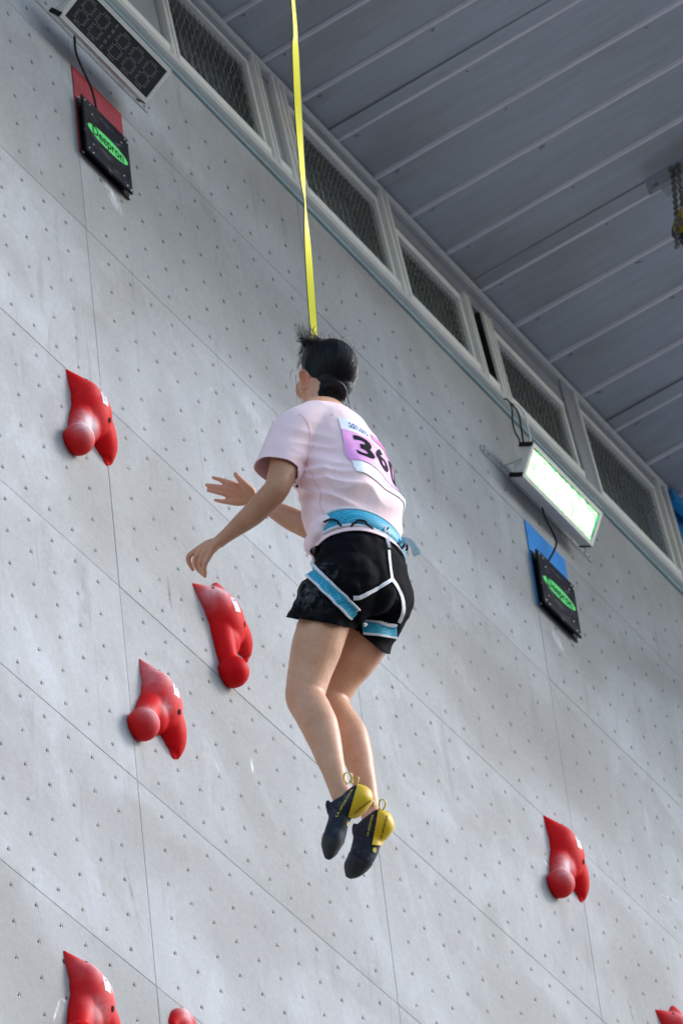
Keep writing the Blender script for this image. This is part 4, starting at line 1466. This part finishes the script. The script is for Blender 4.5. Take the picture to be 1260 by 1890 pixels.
ellip(sh, J(598, 966, -.135), [IV(26 * PXM, -8 * PXM, 0), IV(0, 13 * PXM, 0), IV(0, 0, .040)])
sme = union(sh, 'tshirt', 0.0048, 6)
ARMPIT = J(566, 850, -.15)
W_C = J(652, 972, 0)


def shirt_fold(p, n):
    q = p - ARMPIT
    ix, iy = q.dot(CAM_R), q.dot(CAM_D)
    b_ = (p.z - W_C.z)
    w1 = math.exp(-((ix - .05) / .10) ** 2 - ((iy - .04) / .085) ** 2)
    f1 = (0.5 - abs(noise.noise((ix * 5 + 1, iy * 26 - ix * 6, 3.1)))) * w1 * .046
    w2 = math.exp(-((b_ - .05) / .085) ** 2)
    f2 = (0.45 - abs(noise.noise((ix * 8 + iy * 5, iy * 11 - ix * 9, 7.7)))) * w2 * .034
    f3 = noise.noise((p.x * 7, p.y * 7, p.z * 9)) * .004
    f4 = noise.noise((ix * 6 + 9, iy * 15 + ix * 10, 1.3)) * .0075
    f5 = noise.noise((p.x * 22, p.y * 22, p.z * 14 + 4)) * .0018
    return f1 + f2 + f3 + f4 + f5


displace(sme, shirt_fold)
hemd = (ls[3][0] - ls[2][0]).normalized()
hem_c = J(508, 868, -.206)
hem_n = (hemd + IV(.10, .25, 0)).normalized()
rhc = J(634, 922, .185)
cut(sme, [(hem_c, hem_n, lambda q: img(q)[0] < 551 and q.x < XC - .12 and img(q)[1] < 990), (J(663, 1039, 0), Vector((0.02, .10, -1)).normalized(), None)])
shirt_solid = sme
sbv = bvh_of(sme)
tshirt = pl('tshirt', shell(sme.copy(), .0024), M['shirt'])
M['seam'] = mat('pink seam', (0.88, 0.54, 0.58), 0.7, build=worn((0.88, 0.55, 0.59), 0.06, 60))
pl('seam', cord(sbv, [(551, 764), (562, 772), (570, 788), (572, 808), (568, 832), (566, 848)], .0011, .0004), M['seam'], tshirt)
pl('seam', cord(sbv, [(566, 852), (574, 872), (584, 893), (592, 912), (590, 930), (596, 946)], .0013, .0006), M['seam'], tshirt)
pl('seam', cord(sbv, [(472, 851), (486, 859), (505, 862), (525, 864), (545, 868)], .0008, .0003), M['seam'], tshirt)

# ---- race number on the back
def back_hit(x, z, lift):
    loc, nor, i, d = sbv.ray_cast(Vector((x, -4.0, z)), Vector((0, 1, 0)))
    if loc is None: return None
    return loc + Vector((0, -1, 0)) * lift * .5 + nor * lift * (.5 if nor.y < 0 else -.5)


B1, B2 = hit(sbv, 622, 770), hit(sbv, 656, 870)
BW = 0.235


def bib(u, v, lift):
    """u 0..1 to her right, v 0 top .. 1 bottom"""
    x = B1.x + (B2.x - B1.x) * v + BW * u
    z = B1.z + (B2.z - B1.z) * v - 0.012 * u
    return back_hit(x, z, lift)


def bib_patch(u0, u1, v0, v1, lift, nu=14, nv=10):
    vs = []; fs = []; idx = {}
    for i in range(nu + 1):
        for j in range(nv + 1):
            h = bib(u0 + (u1 - u0) * i / nu, v0 + (v1 - v0) * j / nv, lift)
            if h is not None:
                idx[i, j] = len(vs); vs.append(h)
    for i in range(nu):
        for j in range(nv):
            k = [(i, j), (i + 1, j), (i + 1, j + 1), (i, j + 1)]
            if all(q in idx for q in k): fs.append(tuple(idx[q] for q in k))
    return smooth(MB().add(vs, fs).mesh('bib'))


M['paper'] = mat('white bib paper', (0.84, 0.86, 0.88), 0.5, build=worn((0.84, 0.86, 0.88), 0.02, 30))
M['bibpink'] = mat('pink bib print', (0.80, 0.33, 0.68), 0.5, build=worn((0.80, 0.34, 0.68), 0.03, 30))
M['bibmag'] = mat('magenta bib print', (0.70, 0.12, 0.42), 0.5, build=worn((0.70, 0.12, 0.42), 0.05, 30))
M['bibblue'] = mat('blue bib print', (0.12, 0.16, 0.42), 0.5, build=worn((0.12, 0.16, 0.42), 0.05, 30))
bibo = pl('race_number', bib_patch(0, 1, 0, 1, .0030, 40, 32), M['paper'], tshirt)
pl('printed_band', bib_patch(0, 1, .22, .79, .0048, 40, 24), M['bibpink'], tshirt)
pl('printed_box', bib_patch(.44, .92, .04, .16, .0048, 24, 6), M['bibmag'], tshirt)
for k in range(7):
    for row, (va, vb) in enumerate(((.065, .095), (.115, .15))):
        u0 = .10 + k * .042 + row * .004
        pl('print_mark', bib_patch(u0, u0 + (.030 if (k + row) % 3 else .020), va, vb, .0046, 3, 3), M['bibblue'], tshirt)
pl('print_mark', bib_patch(.47, .49, .82, .90, .0046, 3, 4), M['bibmag'], tshirt)
pl('print_mark', bib_patch(.51, .62, .86, .885, .0046, 4, 3), M['label_grey'], tshirt)


def bib_text(s, uc, vc, hgt, wid, lift, m):
    me = text_mesh(s, 1.0, 0, 0.030)
    bm = bmesh.new(); bm.from_mesh(me)
    xs = [v.co.x for v in bm.verts]; ys = [v.co.y for v in bm.verts]
    bmesh.ops.triangulate(bm, faces=bm.faces)
    for _ in range(3):
        bmesh.ops.subdivide_edges(bm, edges=[e for e in bm.edges if e.calc_length() > .09], cuts=1)
        bmesh.ops.triangulate(bm, faces=bm.faces)
    x0, x1, y0, y1 = min(xs), max(xs), min(ys), max(ys)
    dead = []
    for v in bm.verts:
        u = uc + ((v.co.x - x0) / (x1 - x0) - .5) * wid
        w_ = vc - ((v.co.y - y0) / (y1 - y0) - .5) * hgt
        h = bib(u, w_, lift)
        if h is None: dead.append(v)
        else: v.co = h
    bmesh.ops.delete(bm, geom=dead, context='VERTS')
    bm.to_mesh(me); bm.free(); smooth(me)
    return pl('number', me, m, tshirt)


bib_text('3', .225, .465, .40, .23, .0060, M['ink'])
bib_text('6', .50, .475, .40, .23, .0060, M['ink'])
bib_text('0', .78, .485, .40, .23, .0060, M['ink'])
for (x, y) in ((611, 766), (689, 796)):
    h = hit(sbv, x, y, .001)
    if h is not None:
        pl('safety_pin', MB().tube([h + IV(-.004, .001, 0), h, h + IV(.003, -.002, -.002), h + IV(.002, .003, -.002)], .0008, 5).mesh('pin'), M['steel'], tshirt)

# ---- shorts
def shorts_nodes(nt, b):
    p = geo_pos(nt)
    at = nt.nodes.new('ShaderNodeAttribute'); at.attribute_name = 'chalk'
    n1 = noise_tex(nt, p, 600, 2); n2 = noise_tex(nt, p, 34, 5, 0.7, None, 1.0)
    k = mth(nt, 'MULTIPLY', at.outputs['Fac'], ramp(nt, n2, [(0.45, (0, 0, 0)), (0.75, (1, 1, 1))]))
    nt.links.new(mixc(nt, k, (0.0045, 0.0048, 0.006), (0.30, 0.30, 0.33)), b.inputs['Base Color'])
    bump(nt, b, n1, 0.15, 0.0006)


M['shorts'] = mat('black jersey', (0.008, 0.008, 0.009), 0.85, spec=0.06, build=shorts_nodes)
so_ = MB()
loft(so_, [tsec(662, 1022, .138, .098), tsec(664, 1035, .146, .106), tsec(665, 1060, .158, .118), tsec(666, 1086, .162, .124), tsec(668, 1110, .156, .118), tsec(671, 1134, .12, .10)], 36)
limb(so_, [(J(640, 1082, -.082), .098), (J(606, 1120, -.09), .0915), (J(590, 1148, -.092), .0865), (J(578, 1180, -.092), .086)], 28)
limb(so_, [(J(702, 1108, .082), .090), (J(684, 1152, .088), .0820), (J(672, 1188, .09), .078), (J(660, 1222, .09), .078)], 28)
ellip(so_, J(690, 1092, -.03), [IV(.060, 0, 0), IV(0, .066, 0), IV(0, 0, .06)])
ellip(so_, J(716, 1108, .06), [IV(.055, 0, 0), IV(0, .062, 0), IV(0, 0, .06)])
wme = union(so_, 'shorts', 0.0050, 7)
zt = J(664, 1030, 0).z
hl_c = J(588, 1149, -.092); hl_n = IV(-.17, .97, -.05).normalized()
hr_c = J(688, 1184, .09); hr_n = IV(-.62, .78, .05).normalized()


def short_fold(p, n):
    d = zt - p.z
    f1 = noise.noise((p.x * 26 - p.y * 22, p.z * 2.2, 1.0)) * .0042 * math.exp(-(d / .13) ** 2)
    f2 = noise.noise((p.x * 8, p.y * 8 + 2, p.z * 6)) * .0065 + noise.noise((p.x * 20 + p.z * 12, p.y * 20, p.z * 8)) * .0022
    f3 = -abs(noise.noise((p.x * 6 + p.z * 9, p.y * 9, p.z * 9 + 8))) * .006
    x_, y_ = img(p)
    f4 = 0.0
    dl = (hl_c - p).dot(hl_n); dr = (hr_c - p).dot(hr_n)
    if x_ < 662 and y_ > 1040:
        dd = (x_ - 617) * -.70 + (y_ - 1094) * .71
        f4 += -.008 * math.exp(-(dd / 15) ** 2) + .006 * math.exp(-((dd - 34) / 15) ** 2) + .006 * math.exp(-((dd + 32) / 14) ** 2)
        f4 += noise.noise((p.x * 24, p.y * 24, p.z * 6)) * .012 * math.exp(-max(dl, 0) / .035)
    elif y_ > 1120:
        f4 += noise.noise((p.x * 22 + 4, p.y * 22, p.z * 5)) * .013 * math.exp(-max(dr, 0) / .04)
    f5 = (0.4 - abs(noise.noise((x_ * .020 + y_ * .012, y_ * .035 - x_ * .012, 4.2)))) * .009
    return f1 + f2 + f3 + f4 + f5 + .002


displace(wme, short_fold)
cut(wme, [(hl_c, hl_n, (hl_c + hl_n * .03, .125)), (hr_c, hr_n, (J(664, 1215, .09), .118))])
ca = wme.attributes.new('chalk', 'FLOAT', 'POINT')
cc = [(J(548, 1095, -.17), .05, .75), (J(600, 1050, -.17), .02, .6), (J(614, 1060, -.17), .022, .6), (J(575, 1100, -.17), .05, .5), (J(560, 1048, -.15), .03, .4)]
ca.data.foreach_set('value', [max(a * math.exp(-((v.co - p).length / r) ** 2) for p, r, a in cc) for v in wme.vertices])
wbv = bvh_of(wme)
shorts_src = wme
shorts = pl('shorts', shell(wme.copy(), .0026), M['shorts'])

# ---- harness
def web_nodes(nt, b):
    p = geo_pos(nt)
    mp = nt.nodes.new('ShaderNodeMapping'); mp.inputs['Rotation'].default_value = (0, R(28), 0)
    nt.links.new(p, mp.inputs[0])
    sx = nt.nodes.new('ShaderNodeSeparateXYZ'); nt.links.new(mp.outputs[0], sx.inputs[0])
    def line(s):
        f = mth(nt, 'FRACT', mth(nt, 'MULTIPLY', s, 120.0))
        return mth(nt, 'LESS_THAN', f, 0.22)
    g = mth(nt, 'MAXIMUM', line(mth(nt, 'ADD', sx.outputs[0], mth(nt, 'MULTIPLY', sx.outputs[1], 0.9))), line(sx.outputs[2]))
    nt.links.new(mixc(nt, mth(nt, 'MULTIPLY', g, 0.35), (0.010, 0.30, 0.46), (0.17, 0.60, 0.74)), b.inputs['Base Color'])
    bump(nt, b, g, 0.3, 0.001)


M['web'] = mat('turquoise ripstop', (0.02, 0.36, 0.50), 0.5, build=web_nodes)
M['pipe'] = mat('pale grey piping', (0.70, 0.69, 0.72), 0.6, build=worn((0.70, 0.69, 0.72), 0.05, 60))
M['cordblk'] = mat('navy cord', (0.012, 0.013, 0.022), 0.6, spec=0.1, build=worn((0.02, 0.022, 0.035), 0.15, 80))
bc0 = J(660, 1018, 0)
bup = (UP - FW * .07 + RT * .05).normalized()
ba, bb_ = .148, .110
HB = .029


def ringp(th, a, b2, h):
    x = RT * (a * math.cos(th)) + FW * (b2 * math.sin(th))
    x = x - bup * x.dot(bup) * 1.0
    return bc0 + x + bup * h


def band(h0, h1, grow, t):
    vs = []; n = 96
    prof = [(h0, grow), (h0 + (h1 - h0) * .12, grow + t), (h0 + (h1 - h0) * .5, grow + t * 1.2), (h0 + (h1 - h0) * .88, grow + t), (h1, grow), ((h0 + h1) / 2, grow - .003)]
    for i in range(n):
        th = 2 * math.pi * i / n
        for h, g_ in prof: vs.append(ringp(th, ba + g_, bb_ + g_, h))
    k = len(prof); fs = []
    for i in range(n):
        j = (i + 1) % n
        for q in range(k): fs.append((i * k + q, i * k + (q + 1) % k, j * k + (q + 1) % k, j * k + q))
    return MB().add(vs, fs).mesh('band', 0, 70)


belt_me = band(-HB, HB, .0, .008)
beltbv = bvh_of(belt_me)
harness = pl('harness', belt_me, M['web'])
for h in (-HB - .002, HB + .002):
    pl('piping', MB().tube([ringp(2 * math.pi * i / 96, ba + .004, bb_ + .004, h) for i in range(96)], .0046, 8, closed=True).mesh('piping', 0, 70), M['pipe'], harness)
for pts in ([(600, 966), (608, 962), (618, 962), (626, 966), (630, 971)], [(647, 972), (651, 966), (660, 963), (671, 965), (680, 970), (686, 977), (687, 982)], [(731, 1001), (733, 1009), (741, 1009), (746, 1003), (751, 1008), (750, 1017)]):
    pl('gear_loop', cord(beltbv, pts, .0034, .007), M['cordblk'], harness)
# letter e on the belt
ep = [(709 + 7 * math.cos(a) + 1.5, 980 + 7.5 * math.sin(a)) for a in (0.1, -.5, -1.2, -2.0, -2.9, -3.7, -4.5, -5.2)]
pl('emblem', cord(beltbv, [(711, 982), (715, 980)] + [(716.5, 976), (713.5, 972), (709, 976), (709, 983), (713, 987), (719, 984)], .0021, .002), M['pipe'], harness)
# straps over the seat
M['strap'] = mat('white webbing', (0.78, 0.77, 0.80), 0.6, build=worn((0.78, 0.77, 0.80), 0.04, 90))
M['strapblue'] = mat('pale blue webbing', (0.55, 0.68, 0.76), 0.6, build=worn((0.55, 0.68, 0.76), 0.04, 90))
allbv = wbv
hA = next(h for h in (hit(beltbv, 711, y_, .007) for y_ in range(990, 950, -1)) if h is not None)
hB = next(h for h in (hit(wbv, 716, y_, .006) for y_ in range(1012, 1060)) if h is not None)
wv_ = CAM_R * (3.4 * PXM)
sv = []
for t in range(6):
    q_ = hA.lerp(hB, t / 5) - CAM_F * (.010 * math.sin(t / 5 * 3.14))
    sv += [q_ - wv_ * (1 - .3 * t / 5), q_ + wv_ * (1 - .3 * t / 5)]
pl('strap', shell(MB().add(sv, [(2 * t, 2 * t + 1, 2 * t + 3, 2 * t + 2) for t in range(5)]).mesh('strap'), .0018), M['strap'], harness)
pl('strap', ribbon(wbv, [(716, 1016), (717, 1028), (719, 1047), (722, 1071)], 4.2, .004), M['strap'], harness)
pl('strap', ribbon(wbv, [(722, 1070), (706, 1080), (682, 1093), (664, 1102), (652, 1103)], 6.5, .004), M['strap'], harness)
pl('strap', ribbon(wbv, [(722, 1070), (732, 1084), (740, 1102), (743, 1122), (740, 1138), (735, 1148)], 5.5, .004), M['strap'], harness)
tl = [DP(741, 997, depth_of(bc0) - .01), DP(752, 998, depth_of(bc0) - .02), DP(761, 1006, depth_of(bc0) - .02), DP(766, 1016, depth_of(bc0) - .02)]
tp = [Vector(p) for p in catmull([tuple(p) for p in tl], 6)]
vs = []; fs = []
for i, p in enumerate(tp):
    d = (tp[min(i + 1, len(tp) - 1)] - tp[max(i - 1, 0)]).normalized(); s = d.cross(CAM_F).normalized()
    vs += [p + s * .0085, p - s * .0085]
for i in range(len(tp) - 1): fs.append((2 * i, 2 * i + 1, 2 * i + 3, 2 * i + 2))
pl('strap', shell(MB().add(vs, fs).mesh('tail'), .002), M['strapblue'], harness)
p = tp[-1]; d = (tp[-1] - tp[-3]).normalized(); s = d.cross(CAM_F).normalized(); nn = CAM_F
Mx = Matrix.Identity(4)
for i in range(3): Mx[i][0] = d[i]; Mx[i][1] = s[i]; Mx[i][2] = nn[i]; Mx[i][3] = p[i]
pl('buckle', MB().box(-.004, .014, -.011, .011, -.003, .003, M=Mx).mesh('buckle', .001), M['strapblue'], harness)


def slab(px0, py0, nx, ny, w, extra):
    """two planes along the line of sight, w picture pixels apart"""
    d = depth_of(J(px0, py0, 0))
    n = IV(nx, ny, 0).normalized()
    c = DP(px0, py0, d)
    return [(c + n * (w / 2 * PXM), n), (c - n * (w / 2 * PXM), -n)] + extra


def lineplane(px, py, nx, ny):
    return (DP(px, py, 15.2), IV(nx, ny, 0).normalized())


toward = -CAM_F
for (c0, w, extra) in (((617, 1094, -.70, .71), 26, [lineplane(655, 1128, .75, .66)]),
                       ((690, 1162, -.10, 1.0), 22, [lineplane(668, 1155, -1, .1), lineplane(727, 1155, 1, .0)])):
    lp = patch(shorts_src, slab(*c0, w, extra), .004, .005, toward)
    lo = pl('leg_loop', lp, M['web'], harness)
    for sgn in (-1, 1):
        c1 = (c0[0] + c0[2] * w / 2 * sgn, c0[1] + c0[3] * w / 2 * sgn, c0[2], c0[3])
        pl('piping', patch(shorts_src, slab(*c1, 3.4, extra), .0055, .006, toward), M['pipe'], harness)

# ---- shoes
def shoe_nodes(nt, b):
    p = geo_pos(nt)
    n1 = noise_tex(nt, p, 30, 5, 0.7); n2 = noise_tex(nt, p, 300, 3)
    c = ramp(nt, n1, [(0.35, (0.010, 0.012, 0.020)), (0.55, (0.018, 0.021, 0.034)), (0.72, (0.075, 0.075, 0.085))])
    nt.links.new(c, b.inputs['Base Color']); bump(nt, b, n2, 0.2, 0.0008)


M['shoe'] = mat('navy black suede and rubber', (0.015, 0.017, 0.026), 0.65, spec=0.2, build=shoe_nodes)


def heel_nodes(nt, b):
    p = geo_pos(nt)
    n1 = noise_tex(nt, p, 32, 5, 0.7, (1, 1, .5))
    c = ramp(nt, n1, [(0.35, (0.72, 0.47, 0.012)), (0.6, (0.66, 0.42, 0.015)), (0.78, (0.34, 0.24, 0.05))])
    nt.links.new(c, b.inputs['Base Color'])


M['heel'] = mat('yellow rubber', (0.7, 0.45, 0.012), 0.45, build=heel_nodes)
M['yprint'] = mat('yellow print', (0.62, 0.50, 0.06), 0.5, build=worn((0.62, 0.50, 0.06), 0.06, 60))
M['rubber'] = mat('black sole rubber', (0.022, 0.021, 0.023), 0.55, build=worn((0.024, 0.023, 0.025), 0.35, 40, 300, 0.2))


def Z(x, y): return (570 + x / 7.0, 1400 + y / 7.0)


def text_on(bv, s, a, b, size_px, m, parent, lift=.0012):
    """lettering along a picture line, wrapped on a surface"""
    me = text_mesh(s, 1.0, 0, 0.012)
    xs = [v.co.x for v in me.vertices]; ys = [v.co.y for v in me.vertices]
    x0, x1 = min(xs), max(xs); ym = (min(ys) + max(ys)) / 2; hh = max(ys) - min(ys)
    dx, dy = b[0] - a[0], b[1] - a[1]; L = math.hypot(dx, dy); dx /= L; dy /= L
    bm = bmesh.new(); bm.from_mesh(me); dead = []
    for v in bm.verts:
        t = (v.co.x - x0) / (x1 - x0) * L; q = -(v.co.y - ym) / hh * size_px
        h = hit(bv, a[0] + dx * t - dy * q, a[1] + dy * t + dx * q, lift)
        if h is None: dead.append(v)
        else: v.co = h
    bmesh.ops.delete(bm, geom=dead, context='VERTS')
    bm.to_mesh(me); bm.free()
    return pl('lettering', me, m, parent)


def shoe(edges, depths, dx, hline, hline2, text_line, text2, dot, loops, tongue, toe_line):
    d0 = depth_of(J(*Z(*[(p + q) / 2 for p, q in zip(*edges[7])]), dx))
    mb = MB(); secs = []
    for (l, r), dd in zip(edges, depths):
        cx_, cy_ = Z((l[0] + r[0]) / 2, (l[1] + r[1]) / 2)
        dd0 = depth_of(J(cx_, cy_, dx))
        a = DP(*Z(*l), dd0); b = DP(*Z(*r), dd0)
        secs.append(((a + b) / 2, (b - a) / 2, CAM_F * dd))
    loft(mb, secs, 28, 6)
    limb(mb, [(DP(*Z(*tongue[0]), d0), .012), (DP(*Z(*tongue[1]), d0), .008), (DP(*Z(*tongue[2]), d0), .0055)], 12)
    me = union(mb, 'shoe', 0.0030, 4)
    displace(me, lambda p, n: noise.noise((p.x * 40, p.y * 40, p.z * 40)) * .0012)
    bv = bvh_of(me)
    h1 = patch(me, [(DP(*Z(*hline[0]), d0), IV(*hline[1], 0).normalized()), (DP(*Z(*hline2[0]), d0), IV(*hline2[1], 0).normalized())], .0012, .003)
    t1 = patch(me, [(DP(*Z(*toe_line[0]), d0), IV(*toe_line[1], 0).normalized())], .0006, .0016)
    hbv = bvh_of(h1)
    o = pl('shoe', me, M['shoe'])
    pl('heel_cup', h1, M['heel'], o)
    pl('toe_rubber', t1, M['rubber'], o)
    text_on(bv, 'LA SPORTIVA', Z(*text_line[0]), Z(*text_line[1]), 3.9, M['yprint'], o)
    text_on(hbv, 'LA SPORTIVA', Z(*text2[0]), Z(*text2[1]), 3.6, M['ink'], o, .0008)
    vs = []; fs = []
    c = hit(bv, *Z(*dot))
    if c is not None:
        for k in range(20):
            a = 2 * math.pi * k / 20
            h = hit(bv, Z(*dot)[0] + 3.6 * math.cos(a), Z(*dot)[1] + 4.6 * math.sin(a), .0012)
            vs.append(h if h is not None else c)
        pl('badge', MB().add(vs, [tuple(range(20))]).mesh('badge'), M['yprint'], o)
    for lp, off in loops:
        pts = [DP(*Z(*q), d0 + off) for q in lp]
        path = [Vector(q) for q in catmull([tuple(q) for q in pts], 6)]
        vs = []; fs = []
        wv = (CAM_F * .8 + CAM_R * .5).normalized() * .0045
        for q in path: vs += [q - wv, q - wv * .33, q + wv * .33, q + wv]
        for i in range(len(path) - 1):
            for k in range(3): fs.append((4 * i + k, 4 * i + k + 1, 4 * i + 4 + k + 1, 4 * i + 4 + k))
        m3 = MB().add(vs, fs).mesh('loop')
        m3.polygons.foreach_set('material_index', [1 if (i % 3) == 1 else 0 for i in range(len(m3.polygons))])
        m3.materials.append(M['yprint']); m3.materials.append(M['rubber'])
        for f in m3.polygons: f.use_smooth = True
        m3.transform(Matrix.Translation(-BASE))
        lo = bpy.data.objects.new('pull_loop', m3); COL.objects.link(lo); lo.parent = o
        so2 = lo.modifiers.new('s', 'SOLIDIFY'); so2.thickness = .0012
    return o


DEP = [.010, .026, .036, .040, .039, .037, .036, .035, .034, .032, .025, .012]
shoe([((215, 1285), (268, 1300)), ((185, 1200), (345, 1240)), ((166, 1120), (400, 1160)), ((185, 990), (460, 1060)), ((215, 880), (492, 940)), ((248, 780), (535, 810)), ((254, 640), (560, 765)), ((300, 552), (640, 735)), ((420, 480), (735, 650)), ((520, 390), (805, 540)), ((580, 350), (790, 430)), ((640, 350), (730, 375))],
     DEP, -.088, ((560, 560), (-.95, -.30)), ((545, 760), (-.3, .95)), ((352, 752), (562, 398)), ((590, 700), (800, 540)), (510, 848),
     [([(495, 335), (455, 265), (455, 200), (490, 178), (540, 190), (555, 240), (530, 320)], -.01), ([(560, 320), (555, 280), (590, 240), (635, 240), (640, 275), (615, 325)], .012)], [(285, 680), (250, 600), (243, 560)], ((330, 1010), (.35, -.94)))
shoe([((478, 1520), (545, 1546)), ((463, 1420), (640, 1520)), ((470, 1340), (740, 1450)), ((510, 1260), (830, 1350)), ((540, 1160), (885, 1240)), ((565, 1050), (925, 1130)), ((572, 900), (960, 1060)), ((620, 845), (1030, 985)), ((740, 745), (1083, 900)), ((840, 668), (1078, 800)), ((890, 662), (1040, 730)), ((930, 682), (1000, 700))],
     DEP, .088, ((860, 850), (-.95, -.20)), ((800, 1105), (-.1, 1.0)), ((752, 1000), (825, 728)), ((925, 1040), (1010, 730)), (845, 1182),
     [([(915, 660), (905, 590), (920, 535), (960, 525), (990, 560), (985, 620), (940, 690)], -.01), ([(775, 720), (770, 640), (800, 560), (830, 540), (845, 600), (835, 690)], .015)], [(610, 960), (590, 900), (588, 858)], ((610, 1250), (.45, -.89)))

# ------------------------------------------------------------------ yellow belay tape
def tape_nodes(nt, b):
    p = geo_pos(nt)
    n1 = noise_tex(nt, p, 500, 2); n2 = noise_tex(nt, p, 5, 3)
    nt.links.new(ramp(nt, n2, [(0.3, (0.84, 0.72, 0.02)), (0.7, (0.88, 0.77, 0.03))]), b.inputs['Base Color'])
    bump(nt, b, n1, 0.3, 0.0008)


M['tape'] = mat('yellow webbing', (0.78, 0.66, 0.04), 0.55, build=tape_nodes, Sheen_Weight=0.1)
TOP = Vector((0.05, -0.92, 15.85))
WAIST = bc0 + FW * .13
# (picture x, picture y, distance, half width across the picture in pixels, turn of the tape out of the picture plane)
tk = [(540.5, 0, 17.15, 2.0), (545, 90, 16.9, 5.2), (549, 180, 16.65, 6.6), (553, 250, 16.5, 5.6), (556.5, 300, 16.4, 4.0), (560, 350, 16.25, 2.0), (563, 378, 16.2, 0.9), (566.5, 430, 16.1, 3.4), (570.5, 490, 15.95, 6.0), (574, 540, 15.85, 6.8), (577.5, 590, 15.78, 6.6), (580.5, 630, 15.74, 6.2)]
rows = [(TOP.x, TOP.y, TOP.z, .2)]
pts = [(Vector(TOP), 0.30)]
for x, y, d, w_ in tk:
    pts.append((DP(x, y, d), min(1.0, w_ / 7.6)))
for x_, y_, ex in ((584, 680, .17), (590, 760, .20), (598, 860, .26), (606, 940, .24), (612, 1000, .16)):
    pts.append((DP(x_, y_, depth_of(J(x_ + 20, y_, 0)) + ex), .8))
path = catmull([tuple(p) + (c,) for p, c in pts], 8)
vs = []; fs = []; edg = []
HW = .0125
for i, q in enumerate(path):
    p = Vector(q[:3]); c = max(0.02, min(1, q[3]))
    sgn = 1
    s = math.sqrt(max(0, 1 - c * c)) * sgn
    d = (Vector(path[min(i + 1, len(path) - 1)][:3]) - Vector(path[max(i - 1, 0)][:3])).normalized()
    a = (CAM_R * c + CAM_F * s); a = (a - d * a.dot(d)).normalized()
    vs += [p - a * HW, p - a * HW * .84, p + a * HW * .84, p + a * HW]
n_ = len(path)
for i in range(n_ - 1):
    for k in range(3): fs.append((4 * i + k, 4 * i + k + 1, 4 * i + 4 + k + 1, 4 * i + 4 + k))
tm_ = MB().add(vs, fs).mesh('belay_tape')
tm_.polygons.foreach_set('material_index', [0 if (i % 3) == 1 else 1 for i in range(len(tm_.polygons))])
for f in tm_.polygons: f.use_smooth = True
tape = link('belay_tape', tm_, [M['tape'], M['cordblk']])
so3 = tape.modifiers.new('s', 'SOLIDIFY'); so3.thickness = .0018; so3.offset = 0
tag(tape, 'twisting yellow webbing tape with dark edges running up from the climber', 'tape')
